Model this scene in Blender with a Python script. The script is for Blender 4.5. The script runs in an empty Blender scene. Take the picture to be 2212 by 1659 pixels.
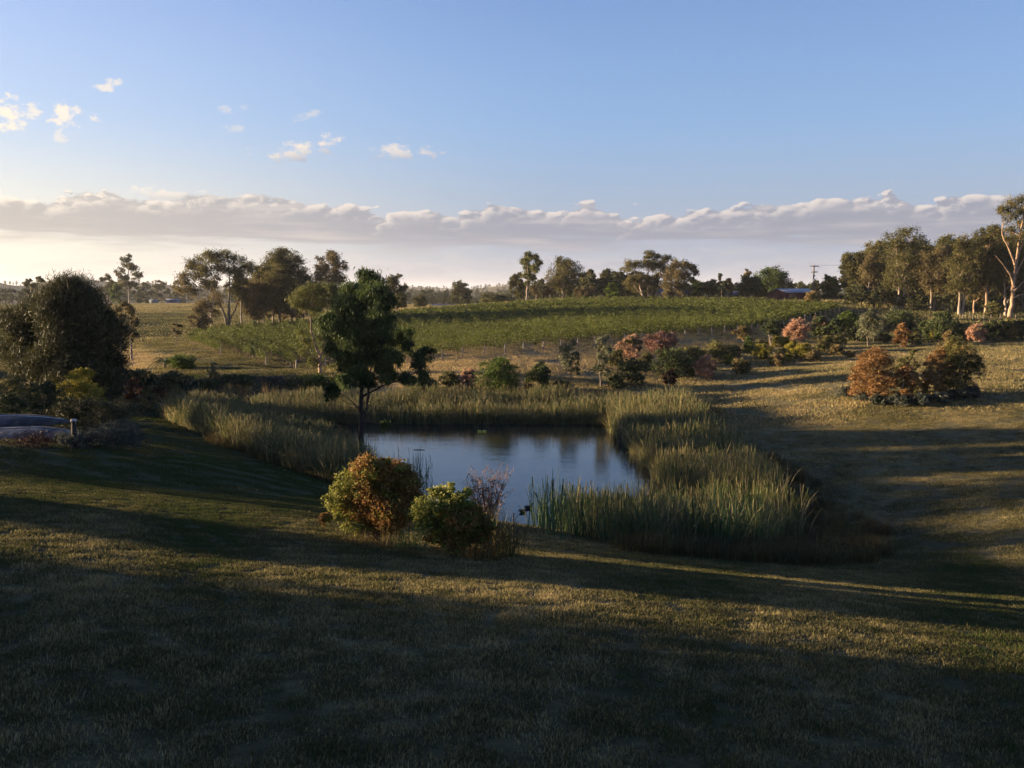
import bpy, math, random
import numpy as np
from mathutils import Vector, Matrix

# ------------------------------------------------------------------ camera, sky, sun
SC = bpy.context.scene
C = SC.collection
W, H = 1024, 768
FPX = 887.0
HORIZON = 292.0
CAMZ = 12.0
PITCH = math.atan((H / 2 - HORIZON) / FPX)
SUN_LEFT = math.radians(78.0)      # azimuth of the sun, left of the view direction
SUN_EL = math.radians(8.0)
SUN_STRENGTH = 5.0
SKY_STRENGTH = 0.05
EXPOSURE = 2.03
HAZE = 0.00007
SKY_TINT = (1.32, 1.09, 1.42)

cam_d = bpy.data.cameras.new('camera')
cam_d.sensor_width = 36.0
cam_d.lens = 36.0 * FPX / W
cam_d.clip_start = 0.1
cam_d.clip_end = 30000
cam = bpy.data.objects.new('camera', cam_d)
C.objects.link(cam)
cam.location = (0, 0, CAMZ)
cam.rotation_euler = (math.pi / 2 - PITCH, 0, 0)
SC.camera = cam

SC.render.engine = 'CYCLES'
SC.cycles.use_denoising = True
SC.cycles.denoiser = 'OPENIMAGEDENOISE'
SC.cycles.denoising_input_passes = 'RGB_ALBEDO_NORMAL'
SC.cycles.denoising_prefilter = 'ACCURATE'
SC.cycles.max_bounces = 4
SC.cycles.use_adaptive_sampling = True
SC.cycles.adaptive_threshold = 0.02
SC.cycles.diffuse_bounces = 2
SC.cycles.glossy_bounces = 2
SC.cycles.transmission_bounces = 3
SC.cycles.transparent_max_bounces = 4
SC.cycles.volume_bounces = 0
SC.cycles.sample_clamp_indirect = 3.0
SC.cycles.caustics_reflective = False
SC.cycles.caustics_refractive = False
SC.view_settings.view_transform = 'Standard'
SC.view_settings.look = 'None'
SC.view_settings.exposure = EXPOSURE
SC.view_settings.gamma = 1.0
SC.view_settings.use_curve_mapping = False

sun_d = bpy.data.lights.new('sun', 'SUN')
sun_d.energy = SUN_STRENGTH
sun_d.angle = math.radians(0.55)
sun_d.color = (1.0, 0.75, 0.46)
sun = bpy.data.objects.new('sun', sun_d)
C.objects.link(sun)
TO_SUN = Vector((-math.sin(SUN_LEFT) * math.cos(SUN_EL), math.cos(SUN_LEFT) * math.cos(SUN_EL), math.sin(SUN_EL)))
sun.rotation_euler = TO_SUN.to_track_quat('Z', 'Y').to_euler()


class NT:
    """small helper round a node tree"""
    def __init__(self, tree):
        self.t = tree; self.n = tree.nodes; self.l = tree.links

    def new(self, typ, **kw):
        n = self.n.new(typ)
        for k, v in kw.items(): setattr(n, k, v)
        return n

    def put(self, sock, v):
        if isinstance(v, bpy.types.NodeSocket): self.l.new(v, sock)
        else:
            try: sock.default_value = v
            except Exception: sock.default_value = tuple(v) + (1.0,)

    def m(self, op, a, b=None, c=None, clamp=False):
        n = self.new('ShaderNodeMath', operation=op); n.use_clamp = clamp
        self.put(n.inputs[0], a)
        if b is not None: self.put(n.inputs[1], b)
        if c is not None: self.put(n.inputs[2], c)
        return n.outputs[0]

    def noise(self, vec, scale, detail=4.0, rough=0.55, dist=0.0):
        n = self.new('ShaderNodeTexNoise'); n.noise_dimensions = '3D'
        self.put(n.inputs['Vector'], vec); n.inputs['Scale'].default_value = scale
        n.inputs['Detail'].default_value = detail; n.inputs['Roughness'].default_value = rough
        n.inputs['Distortion'].default_value = dist
        return n.outputs[0]

    def smooth(self, x, a, b, lo=0.0, hi=1.0):
        n = self.new('ShaderNodeMapRange', interpolation_type='SMOOTHSTEP'); n.clamp = True
        self.put(n.inputs[0], x); self.put(n.inputs[1], a); self.put(n.inputs[2], b)
        n.inputs[3].default_value = lo; n.inputs[4].default_value = hi
        return n.outputs[0]

    def mix(self, f, a, b, blend='MIX'):
        n = self.new('ShaderNodeMix', data_type='RGBA', blend_type=blend)
        self.put(n.inputs[0], f); self.put(n.inputs[6], a); self.put(n.inputs[7], b)
        return n.outputs[2]

    def xyz(self, x, y, z):
        n = self.new('ShaderNodeCombineXYZ')
        for i, v in enumerate((x, y, z)): self.put(n.inputs[i], v)
        return n.outputs[0]


def px_dir(x, y):
    """direction through a pixel given in 2212-wide picture coordinates"""
    u, v = x * W / 2212.0, y * W / 2212.0
    a, b = (u - W / 2) / FPX, (H / 2 - v) / FPX
    return np.array([a, math.cos(PITCH) + b * math.sin(PITCH), -math.sin(PITCH) + b * math.cos(PITCH)])


def az_el(x, y):
    d = px_dir(x, y)
    return math.degrees(math.atan2(d[0], d[1])), math.degrees(math.atan2(d[2], math.hypot(d[0], d[1])))


def build_world():
    world = bpy.data.worlds.new('World'); SC.world = world
    world.use_nodes = True
    world.cycles.sampling_method = 'MANUAL'; world.cycles.sample_map_resolution = 256
    world.node_tree.nodes.clear()
    N = NT(world.node_tree)
    sky = N.new('ShaderNodeTexSky', sky_type='NISHITA')
    sky.sun_disc = False
    sky.sun_elevation = SUN_EL
    sky.sun_rotation = -SUN_LEFT
    sky.altitude = 60
    sky.air_density = 1.3; sky.dust_density = 0.25; sky.ozone_density = 4.0
    tc = N.new('ShaderNodeTexCoord')
    sep = N.new('ShaderNodeSeparateXYZ'); N.l.new(tc.outputs['Generated'], sep.inputs[0])
    x, y, z = sep.outputs
    az = N.m('MULTIPLY', N.m('ARCTAN2', x, y), 57.29578)          # degrees, 0 ahead, + right
    el = N.m('MULTIPLY', N.m('ARCSINE', z), 57.29578)
    # the long cloud bank low over the horizon: its upper edge billows, its underside is level
    def bank(daz, del_, seed, hi, amp, sx, sy, b1, b2):
        a = N.m('ADD', az, daz); e = N.m('ADD', el, del_)
        broad = N.noise(N.xyz(N.m('MULTIPLY', a, 0.075), 0.0, seed + 9.0), 1.0, 2.0, 0.55)
        p = N.xyz(N.m('MULTIPLY', a, sx), N.m('MULTIPLY', e, sy), seed)
        nb = N.noise(p, 1.6, 6.0, 0.66)
        wob = N.m('MULTIPLY', N.m('SUBTRACT', nb, 0.5), 1.1)
        def puff(k):
            v = N.new('ShaderNodeTexVoronoi', voronoi_dimensions='2D', feature='SMOOTH_F1')
            N.put(v.inputs['Vector'], N.xyz(N.m('ADD', N.m('MULTIPLY', a, sx * k), wob), N.m('ADD', N.m('MULTIPLY', e, sy * k * 0.8), wob), 0.0))
            v.inputs['Scale'].default_value = 1.0; v.inputs['Smoothness'].default_value = 0.35
            return N.m('SUBTRACT', 0.42, v.outputs['Distance'])
        top = N.m('ADD', hi, N.m('MULTIPLY', N.m('SUBTRACT', broad, 0.5), amp))
        vary = N.smooth(N.noise(N.xyz(N.m('MULTIPLY', a, 0.09), 3.0, seed + 4.0), 1.0, 2.0, 0.5), 0.36, 0.64, 0.25, 1.15)
        top = N.m('ADD', top, N.m('MULTIPLY', vary, N.m('ADD', N.m('MULTIPLY', puff(1.25), b1), N.m('MULTIPLY', puff(3.6), b2))))
        top = N.m('ADD', top, N.m('MULTIPLY', wob, 1.5))
        return N.m('SUBTRACT', top, e)
    d0 = bank(0.0, 0.0, 2.7, 5.35, 3.8, 0.26, 0.55, 1.45, 0.7)
    d1 = bank(-0.22, 0.20, 2.7, 5.35, 3.8, 0.26, 0.55, 1.45, 0.7)
    under = N.noise(N.xyz(N.m('MULTIPLY', az, 0.11), N.m('MULTIPLY', el, 1.1), 7.0), 1.0, 4.0, 0.55)
    floor_ = N.m('ADD', el, N.m('MULTIPLY', N.m('SUBTRACT', under, 0.5), 4.0))
    mask0 = N.m('MULTIPLY', N.smooth(d0, 0.0, 0.16), N.smooth(floor_, 2.5, 3.5))
    lit0 = N.m('MULTIPLY', N.smooth(d0, 1.35, 0.1), N.smooth(N.m('SUBTRACT', d0, d1), 0.10, 0.42))
    e0 = N.m('ADD', N.m('MULTIPLY', N.m('SUBTRACT', 2.5, el), 0.3), N.m('MULTIPLY', N.m('SUBTRACT', N.noise(N.xyz(N.m('MULTIPLY', az, 0.22), N.m('MULTIPLY', el, 0.9), 14.0), 1.0, 5.0, 0.6), 0.5), 2.0))
    mask1 = N.m('MULTIPLY', N.smooth(e0, 0.05, 0.4), 0.6)
    lit1 = N.smooth(e0, 0.45, 0.1, 0.0, 0.6)
    # scattered small fair-weather puffs above it
    pn = N.xyz(N.m('MULTIPLY', az, 0.75), N.m('MULTIPLY', el, 1.2), 5.0)
    rag = N.noise(pn, 1.0, 5.0, 0.68)
    puffs = None
    for (cx, cy, sx, sy, amt, tilt) in PUFFS:
        a0, e0_ = az_el(cx, cy)
        k = W / 2212.0 / FPX * 57.3
        sx, sy = sx * 1.12, sy * 1.15
        da = N.m('DIVIDE', N.m('SUBTRACT', az, a0), sx * k)
        de = N.m('DIVIDE', N.m('SUBTRACT', N.m('SUBTRACT', el, e0_), N.m('MULTIPLY', N.m('SUBTRACT', az, a0), tilt)), sy * k)
        r2 = N.m('ADD', N.m('MULTIPLY', da, da), N.m('MULTIPLY', de, de))
        g = N.m('SUBTRACT', 1.0, N.m('SQRT', r2))
        v = N.m('MULTIPLY', N.smooth(N.m('ADD', g, N.m('MULTIPLY', N.m('SUBTRACT', rag, 0.5), 4.6)), 0.2, 0.95), amt)
        lit = N.smooth(de, -0.9, 0.5)
        puffs = (v, lit) if puffs is None else (N.m('MAXIMUM', puffs[0], v), N.m('MAXIMUM', N.m('MULTIPLY', lit, N.smooth(r2, 2.5, 1.0)), puffs[1]))
    # a few more outside the picture so that the sky goes on the same way all round
    oth = N.smooth(N.noise(N.xyz(N.m('MULTIPLY', az, 0.16), N.m('MULTIPLY', el, 0.3), 31.0), 1.0, 3.0, 0.58), 0.70, 0.78)
    oth = N.m('MULTIPLY', oth, N.m('MULTIPLY', N.smooth(N.m('ABSOLUTE', az), 34.0, 40.0), N.m('MULTIPLY', N.smooth(el, 7.0, 10.0), N.smooth(el, 40.0, 25.0))))
    # how close to the sun: clouds there glow warmer
    dot = N.new('ShaderNodeVectorMath', operation='DOT_PRODUCT')
    N.l.new(tc.outputs['Generated'], dot.inputs[0]); dot.inputs[1].default_value = TO_SUN
    near = N.smooth(dot.outputs['Value'], 0.15, 0.95)
    s = 1.0 / SKY_STRENGTH / 2 ** EXPOSURE
    C3 = lambda *c: tuple(v * s for v in c)
    skyc = N.mix(1.0, sky.outputs[0], SKY_TINT, 'MULTIPLY')
    near = N.smooth(dot.outputs['Value'], 0.12, 1.0)
    skyc = N.mix(N.smooth(el, 27.0, 7.0, 0.0, 0.55), skyc, N.mix(near, C3(0.31, 0.51, 0.80), C3(0.85, 0.90, 0.90)))
    # thin haze veil low down, all the way round
    veil_col = N.mix(near, C3(0.39, 0.44, 0.55), C3(1.30, 1.16, 0.86))
    skyc = N.mix(N.smooth(el, 11.0, 1.5, 0.0, 0.86), skyc, veil_col)
    lit_col = N.mix(near, C3(0.86, 0.76, 0.69), C3(1.15, 1.02, 0.82))
    sh_col = N.mix(near, C3(0.31, 0.325, 0.405), C3(0.58, 0.52, 0.455))
    sh_col = N.mix(N.smooth(under, 0.48, 0.72, 0.0, 0.35), sh_col, lit_col)
    col = N.mix(mask1, skyc, N.mix(lit1, N.mix(0.55, sh_col, skyc), lit_col))
    col = N.mix(N.m('MULTIPLY', mask0, 0.86), col, N.mix(lit0, sh_col, lit_col))
    col = N.mix(puffs[0], col, N.mix(puffs[1], N.mix(0.4, sh_col, skyc), lit_col))
    col = N.mix(N.m('MULTIPLY', oth, 0.8), col, lit_col)
    bg = N.new('ShaderNodeBackground'); bg.inputs[1].default_value = SKY_STRENGTH
    out = N.new('ShaderNodeOutputWorld')
    N.l.new(col, bg.inputs[0]); N.l.new(bg.outputs[0], out.inputs[0])


PUFFS = [(645, 328, 92, 24, 1.0, 0.22), (872, 332, 70, 22, 0.85, 0.0), (142, 250, 42, 22, 0.95, 0.0),
         (14, 240, 50, 34, 1.0, 0.0), (75, 235, 24, 18, 0.75, 0.0), (228, 187, 26, 13, 0.75, 0.25),
         (482, 231, 22, 14, 0.5, 0.0), (524, 229, 20, 11, 0.5, 0.0), (672, 249, 34, 12, 0.45, 0.2),
         (352, 420, 90, 17, 0.8, 0.0), (124, 293, 14, 16, 0.55, 0.0), (507, 281, 20, 11, 0.35, 0.0)]
build_world()

rng = np.random.default_rng(7)

# ------------------------------------------------------------------ mesh helpers
def empty(name, loc=(0, 0, 0), rz=0.0):
    o = bpy.data.objects.new(name, None); C.objects.link(o)
    o.location = loc; o.rotation_euler = (0, 0, rz); o.empty_display_size = 0.3
    return o


def tag(o, label=None, cat=None, group=None, kind=None):
    if label: o['label'] = label
    if cat: o['category'] = cat
    if group: o['group'] = group
    if kind: o['kind'] = kind
    return o


def make_mesh(name, V, F, smooth=False):
    """V (n,3), F list of arrays (m,3) or (m,4)"""
    me = bpy.data.meshes.new(name)
    if not isinstance(F, (list, tuple)): F = [F]
    F = [np.asarray(f, dtype=np.int32) for f in F if len(f)]
    V = np.asarray(V, dtype=np.float32)
    me.vertices.add(len(V)); me.vertices.foreach_set('co', V.ravel())
    loops = np.concatenate([f.ravel() for f in F])
    tot = np.concatenate([np.full(len(f), f.shape[1], dtype=np.int32) for f in F])
    start = np.concatenate([[0], np.cumsum(tot)[:-1]]).astype(np.int32)
    me.loops.add(len(loops)); me.loops.foreach_set('vertex_index', loops)
    me.polygons.add(len(tot)); me.polygons.foreach_set('loop_start', start)
    me.polygons.foreach_set('loop_total', tot)
    if smooth: me.polygons.foreach_set('use_smooth', np.ones(len(tot), dtype=bool))
    me.update(calc_edges=True)
    return me


def obj(name, me, mat, parent=None, loc=None):
    o = bpy.data.objects.new(name, me); C.objects.link(o)
    if mat is not None and not me.materials: me.materials.append(mat)
    if parent is not None: o.parent = parent
    if loc is not None: o.location = loc
    return o


class MB:
    """collects simple solids into one mesh"""
    def __init__(self): self.v = []; self.f3 = []; self.f4 = []; self.n = 0

    def add(self, V, F):
        V = np.asarray(V, float)
        for f in F:
            (self.f4 if len(f) == 4 else self.f3).append([i + self.n for i in f])
        self.v.append(V); self.n += len(V)
        return self

    def box(self, c, s, rz=0.0, taper=1.0, rot=None):
        x, y, z = s[0] / 2, s[1] / 2, s[2] / 2
        V = np.array([[-x, -y, -z], [x, -y, -z], [x, y, -z], [-x, y, -z],
                      [-x * taper, -y * taper, z], [x * taper, -y * taper, z], [x * taper, y * taper, z], [-x * taper, y * taper, z]])
        if rot is not None: V = V @ np.array(rot).T
        cr, sr = math.cos(rz), math.sin(rz)
        V = V @ np.array([[cr, sr, 0], [-sr, cr, 0], [0, 0, 1]])
        return self.add(V + np.array(c), [(0, 3, 2, 1), (4, 5, 6, 7), (0, 1, 5, 4), (1, 2, 6, 5), (2, 3, 7, 6), (3, 0, 4, 7)])

    def tube(self, pts, rad, n=6, cap=True):
        V, F = tube(np.asarray(pts, float), np.asarray(rad, float), n)
        self.add(V, F.tolist())
        if cap:
            k = self.n - len(V)
            m = len(pts)
            self.v.append(np.array([pts[0], pts[-1]], float)); a, b = self.n, self.n + 1; self.n += 2
            for i in range(n):
                self.f3.append([a, k + (i + 1) % n, k + i])
                self.f3.append([b, k + (m - 1) * n + i, k + (m - 1) * n + (i + 1) % n])
        return self

    def build(self, name, mat, parent=None, smooth=False, loc=None):
        F = []
        if self.f4: F.append(np.array(self.f4))
        if self.f3: F.append(np.array(self.f3))
        return obj(name, make_mesh(name, np.concatenate(self.v), F, smooth), mat, parent, loc)


def tube(P, R, n=6):
    m = len(P)
    T = np.gradient(P, axis=0)
    T /= np.linalg.norm(T, axis=1, keepdims=True) + 1e-9
    ref = np.array([0.31, 0.93, 0.17])
    A = np.cross(T, ref); A /= np.linalg.norm(A, axis=1, keepdims=True) + 1e-9
    B = np.cross(T, A)
    th = np.linspace(0, 2 * np.pi, n, endpoint=False)
    V = P[:, None, :] + R[:, None, None] * (np.cos(th)[None, :, None] * A[:, None, :] + np.sin(th)[None, :, None] * B[:, None, :])
    i = np.arange(m - 1)[:, None] * n; j = np.arange(n)[None, :]; j2 = (j + 1) % n
    F = np.stack([i + j, i + j2, i + n + j2, i + n + j], -1).reshape(-1, 4)
    return V.reshape(-1, 3), F


def leaves(P, D, L, Wd, r):
    """pointed leaf blades at P with direction D"""
    n = len(P)
    D = D / (np.linalg.norm(D, axis=1, keepdims=True) + 1e-9)
    S = np.cross(D, r.normal(size=(n, 3))); S /= np.linalg.norm(S, axis=1, keepdims=True) + 1e-9
    L = np.broadcast_to(L, (n,))[:, None]; Wd = np.broadcast_to(Wd, (n,))[:, None]
    V = np.stack([P - D * L * 0.5 - S * Wd * 0.5, P - D * L * 0.5 + S * Wd * 0.5, P + D * L * 0.5], 1)
    F = np.arange(n * 3).reshape(n, 3)
    return V.reshape(-1, 3), F


# ------------------------------------------------------------------ materials
def new_mat(name):
    m = bpy.data.materials.new(name); m.use_nodes = True
    m.node_tree.nodes.clear()
    return m, NT(m.node_tree)


def leaf_mat(name, cols, trans=0.3, patch=0.35, patch_col=None, rough=0.55):
    m, N = new_mat(name)
    geo = N.new('ShaderNodeNewGeometry')
    ramp = N.new('ShaderNodeValToRGB')
    cr = ramp.color_ramp
    while len(cr.elements) < len(cols): cr.elements.new(0.5)
    for i, c in enumerate(cols):
        cr.elements[i].position = i / max(1, len(cols) - 1); cr.elements[i].color = (*c, 1)
    N.l.new(geo.outputs['Random Per Island'], ramp.inputs[0])
    big = N.noise(geo.outputs['Position'], patch, 2.0, 0.5)
    other = patch_col or tuple(c * 0.75 for c in cols[0])
    col = N.mix(N.smooth(big, 0.46, 0.62, 0.0, 0.7), ramp.outputs[0], other)
    p = N.new('ShaderNodeBsdfPrincipled')
    N.l.new(col, p.inputs['Base Color']); p.inputs['Roughness'].default_value = rough
    p.inputs['Specular IOR Level'].default_value = 0.08
    t = N.new('ShaderNodeBsdfTranslucent'); N.l.new(N.mix(0.4, col, (0.9, 0.9, 0.25), 'MULTIPLY'), t.inputs[0])
    t.inputs[0].default_value = (1, 1, 1, 1)
    N.l.new(N.mix(0.0, col, col), t.inputs[0])
    mx = N.new('ShaderNodeMixShader'); mx.inputs[0].default_value = trans
    N.l.new(p.outputs[0], mx.inputs[1]); N.l.new(t.outputs[0], mx.inputs[2])
    out = N.new('ShaderNodeOutputMaterial'); N.l.new(mx.outputs[0], out.inputs[0])
    return m


def plain(name, col, col2=None, scale=3.0, rough=0.8, metal=0.0, bump=0.0, stretch=(1, 1, 1), spec=0.3, coord='Object'):
    m, N = new_mat(name)
    tc = N.new('ShaderNodeTexCoord')
    mp = N.new('ShaderNodeMapping'); N.l.new(tc.outputs[coord], mp.inputs[0]); mp.inputs['Scale'].default_value = stretch
    nz = N.noise(mp.outputs[0], scale, 5.0, 0.6)
    p = N.new('ShaderNodeBsdfPrincipled')
    N.l.new(N.mix(N.smooth(nz, 0.35, 0.68), col, col2 or tuple(c * 0.6 for c in col)), p.inputs['Base Color'])
    p.inputs['Roughness'].default_value = rough; p.inputs['Metallic'].default_value = metal
    p.inputs['Specular IOR Level'].default_value = spec
    if bump:
        b = N.new('ShaderNodeBump'); b.inputs['Strength'].default_value = bump; b.inputs['Distance'].default_value = 0.05
        N.l.new(nz, b.inputs['Height']); N.l.new(b.outputs[0], p.inputs['Normal'])
    out = N.new('ShaderNodeOutputMaterial'); N.l.new(p.outputs[0], out.inputs[0])
    return m


LM = {
    'gum': leaf_mat('gum_leaf', [(0.073, 0.071, 0.024), (0.122, 0.109, 0.039), (0.187, 0.157, 0.062)], 0.38, 0.25),
    'gum_dark': leaf_mat('gum_leaf_dark', [(0.052, 0.056, 0.020), (0.096, 0.091, 0.033), (0.156, 0.136, 0.053)], 0.35, 0.25),
    'gum_brown': leaf_mat('gum_leaf_brown', [(0.085, 0.069, 0.031), (0.146, 0.116, 0.050), (0.216, 0.169, 0.077)], 0.36, 0.25),
    'gum_fresh': leaf_mat('gum_leaf_fresh', [(0.090, 0.102, 0.026), (0.144, 0.150, 0.042), (0.204, 0.192, 0.072)], 0.3, 0.3),
    'wattle': leaf_mat('wattle_leaf', [(0.038, 0.060, 0.023), (0.068, 0.101, 0.029), (0.119, 0.143, 0.039)], 0.3, 0.4),
    'sheoak': leaf_mat('sheoak_needle', [(0.042, 0.043, 0.019), (0.065, 0.065, 0.028), (0.092, 0.086, 0.039)], 0.2, 0.25, (0.020, 0.024, 0.011)),
    'green': leaf_mat('green_leaf', [(0.055, 0.083, 0.015), (0.088, 0.127, 0.024), (0.132, 0.165, 0.039)], 0.3, 0.5),
    'dark': leaf_mat('dark_leaf', [(0.035, 0.048, 0.020), (0.063, 0.081, 0.029), (0.106, 0.121, 0.041)], 0.2, 0.4),
    'olive': leaf_mat('olive_leaf', [(0.079, 0.080, 0.026), (0.130, 0.122, 0.041), (0.202, 0.173, 0.065)], 0.25, 0.5),
    'yellow': leaf_mat('yellow_leaf', [(0.149, 0.144, 0.021), (0.230, 0.201, 0.029), (0.345, 0.276, 0.046)], 0.3, 0.5, (0.09, 0.085, 0.02)),
    'red': leaf_mat('rust_leaf', [(0.155, 0.083, 0.032), (0.249, 0.133, 0.049), (0.356, 0.216, 0.087)], 0.25, 0.6, (0.10, 0.05, 0.02)),
    'pink': leaf_mat('pink_leaf', [(0.303, 0.162, 0.098), (0.468, 0.260, 0.159), (0.632, 0.405, 0.258)], 0.3, 0.6, (0.12, 0.075, 0.045)),
    'mauve': leaf_mat('mauve_leaf', [(0.120, 0.069, 0.050), (0.204, 0.110, 0.082), (0.384, 0.207, 0.151)], 0.25, 0.6, (0.07, 0.045, 0.035)),
    'silver': leaf_mat('silver_leaf', [(0.102, 0.108, 0.054), (0.156, 0.162, 0.084), (0.312, 0.300, 0.192)], 0.25, 0.5, (0.05, 0.055, 0.025)),
    'tan': leaf_mat('tan_leaf', [(0.138, 0.098, 0.040), (0.218, 0.155, 0.063), (0.299, 0.218, 0.092)], 0.25, 0.5, (0.08, 0.07, 0.03)),
    'maroon': leaf_mat('maroon_leaf', [(0.05, 0.022, 0.014), (0.085, 0.038, 0.022), (0.12, 0.06, 0.03)], 0.2, 0.6),
    'greyblue': leaf_mat('grey_leaf', [(0.045, 0.055, 0.042), (0.075, 0.085, 0.065), (0.11, 0.12, 0.09)], 0.15, 0.6),
    'bush': leaf_mat('bush_leaf', [(0.129, 0.148, 0.028), (0.220, 0.225, 0.045), (0.321, 0.297, 0.077)], 0.3, 0.8, (0.07, 0.075, 0.02)),
    'bush_red': leaf_mat('bush_leaf_red', [(0.211, 0.102, 0.034), (0.278, 0.143, 0.046), (0.234, 0.173, 0.055)], 0.3, 1.2, (0.10, 0.085, 0.022)),
    'vine': leaf_mat('vine_leaf', [(0.070, 0.085, 0.018), (0.092, 0.105, 0.024), (0.115, 0.125, 0.032)], 0.3, 0.12),
    'wood_far': leaf_mat('far_leaf', [(0.046, 0.052, 0.021), (0.078, 0.081, 0.031), (0.117, 0.111, 0.046)], 0.2, 0.02),
    'palm': leaf_mat('palm_leaf', [(0.03, 0.045, 0.015), (0.05, 0.07, 0.02), (0.08, 0.095, 0.03)], 0.2, 0.4),
    'reed': leaf_mat('reed_blade', [(0.047, 0.073, 0.025), (0.075, 0.106, 0.035), (0.116, 0.131, 0.046), (0.325, 0.250, 0.116), (0.434, 0.343, 0.176)], 0.3, 0.25, (0.19, 0.165, 0.075)),
    'reed_green': leaf_mat('reed_blade_green', [(0.031, 0.068, 0.025), (0.055, 0.105, 0.040), (0.086, 0.123, 0.049), (0.148, 0.148, 0.062)], 0.3, 0.25, (0.035, 0.06, 0.022)),
    'rush': leaf_mat('rush_blade', [(0.072, 0.050, 0.023), (0.111, 0.079, 0.031), (0.065, 0.086, 0.026), (0.169, 0.129, 0.052)], 0.2, 0.4),
    'straw': leaf_mat('straw_blade', [(0.20, 0.125, 0.05), (0.28, 0.18, 0.075), (0.36, 0.24, 0.10)], 0.3, 0.2, (0.15, 0.12, 0.04)),
}
BARK = {
    'pale': plain('pale_bark', (0.34, 0.265, 0.20), (0.19, 0.145, 0.11), 1.6, 0.8, bump=0.3, stretch=(1, 1, 0.3)),
    'orange': plain('orange_bark', (0.36, 0.235, 0.145), (0.17, 0.11, 0.07), 2.0, 0.85, bump=0.4, stretch=(1, 1, 0.3)),
    'dark': plain('dark_bark', (0.045, 0.034, 0.026), (0.022, 0.017, 0.013), 5.0, 0.9, bump=0.6, stretch=(1, 1, 0.25)),
    'grey': plain('grey_bark', (0.17, 0.135, 0.10), (0.09, 0.07, 0.05), 2.5, 0.85, bump=0.4, stretch=(1, 1, 0.3)),
    'twig': plain('twig_bark', (0.16, 0.10, 0.075), (0.10, 0.065, 0.05), 4.0, 0.9),
}

# ------------------------------------------------------------------ terrain
def ray(u, v):
    return px_dir(u * 2212.0 / W, v * 2212.0 / W)


# (picture column, picture row, metres ahead), picture 1024 wide
CTRL = [
    # foreground lawn
    (0, 768, 7.0), (250, 768, 7.2), (512, 768, 7.4), (770, 768, 7.6), (1024, 768, 7.9),
    (0, 660, 9.7), (250, 660, 10.2), (512, 660, 10.7), (770, 660, 11.4), (1024, 660, 12.3),
    (0, 600, 12.4), (250, 600, 13.3), (512, 600, 14.3), (770, 600, 16.4), (1024, 610, 18.2),
    (0, 551, 15.8), (200, 551, 18.0), (400, 551, 21.3), (523, 551, 24),
    (0, 500, 23), (150, 505, 25.5), (280, 505, 30.5), (380, 512, 32),
    (0, 463, 33), (120, 480, 34.5), (220, 470, 42), (0, 444, 40), (100, 444, 47), (300, 490, 41.5),
    (556, 531, 34), (648, 547, 33), (694, 553, 32), (787, 562, 31.5), (880, 565, 31), (972, 560, 33), (1024, 580, 28),
    # left bank of the pond and the dam
    (324, 481, 49.5), (278, 463, 55), (231, 444, 63.5), (176, 421, 76), (157, 412, 82), (139, 403, 89), (190, 402, 92), (250, 404, 90.5), (320, 405, 91),
    (100, 415, 72), (50, 420, 62), (0, 420, 56), (60, 385, 86), (0, 385, 84), (110, 393, 88),
    # far bank up to the vineyard fence
    (450, 386, 94), (600, 388, 95), (520, 386, 95), (380, 388, 96), (430, 363, 108), (461, 358, 111), (539, 351, 117), (613, 344, 125), (674, 339, 132), (734, 334, 140), (760, 331, 150),
    # right-hand hillside
    (694, 403, 88), (750, 440, 68), (800, 470, 57), (880, 540, 41), (900, 500, 48.5), (850, 420, 73), (917, 398, 77),
    (1024, 540, 37), (1024, 500, 45), (1024, 460, 56), (1024, 420, 68), (1024, 380, 86), (1024, 345, 118), (1024, 330, 148),
    (850, 370, 97), (700, 386, 97), (750, 366, 110), (850, 345, 130), (940, 345, 122),
    # vineyard hill and its crest
    (846, 310, 200), (743, 305, 220), (590, 303.5, 235), (478, 310, 240), (404, 316, 240), (660, 299.5, 255), (800, 300, 262), (560, 300, 262), (720, 297.5, 262),
    (309, 328, 185), (289, 369, 113), (243, 364, 116), (190, 349, 138), (250, 332, 180), (228, 334, 184), (320, 374, 104),
    (500, 330, 165), (620, 320, 175), (720, 318, 178), (380, 345, 140),
    # right stand
    (1007, 317, 182), (950, 314, 190), (900, 309, 205), (830, 300.5, 230), (940, 306, 215), (1024, 316, 185), (900, 300, 270), (1024, 301, 270),
    # left fields
    (170, 341, 165), (236, 374, 102), (143, 364, 120), (249, 388, 96), (180, 385, 100), (160, 304, 450), (150, 318, 280), (0, 330, 200), (0, 306, 520), (60, 320, 260), (110, 350, 145),
    (444, 309.5, 420), (520, 306, 430), (380, 310, 420), (300, 308, 420), (240, 307, 430), (158, 296.5, 540), (640, 302, 420), (800, 303, 420), (1000, 305, 450),
]
RAW = [(0, 0, 9.0), (-8, 0, 9.0), (8, 0, 9.1), (0, -15, 9.6), (-30, -10, 8.6), (30, -10, 9.6), (-25, 8, 8.2), (25, 8, 7.9), (-40, 20, 6.8), (40, 15, 6.6), (45, 30, 4.4),
       (-60, 30, 6.0), (-60, 60, 4.6), (-80, 90, 3.2), (-70, 10, 6.0), (-110, 40, 4.6), (-110, 130, 4.0), (70, 30, 6.2), (75, 60, 5.4), (80, 95, 6.0), (110, 130, 7.6), (-180, 200, 4.5),
       (-150, 0, 6), (150, 0, 9), (0, -80, 10), (-100, -80, 8), (100, -80, 11), (160, 100, 9), (180, 220, 10), (-300, 300, 5), (300, 300, 9), (-250, 80, 5), (0, -200, 9),
       (300, 0, 9), (-300, -100, 6), (300, -250, 9), (-250, -300, 7)]
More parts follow.
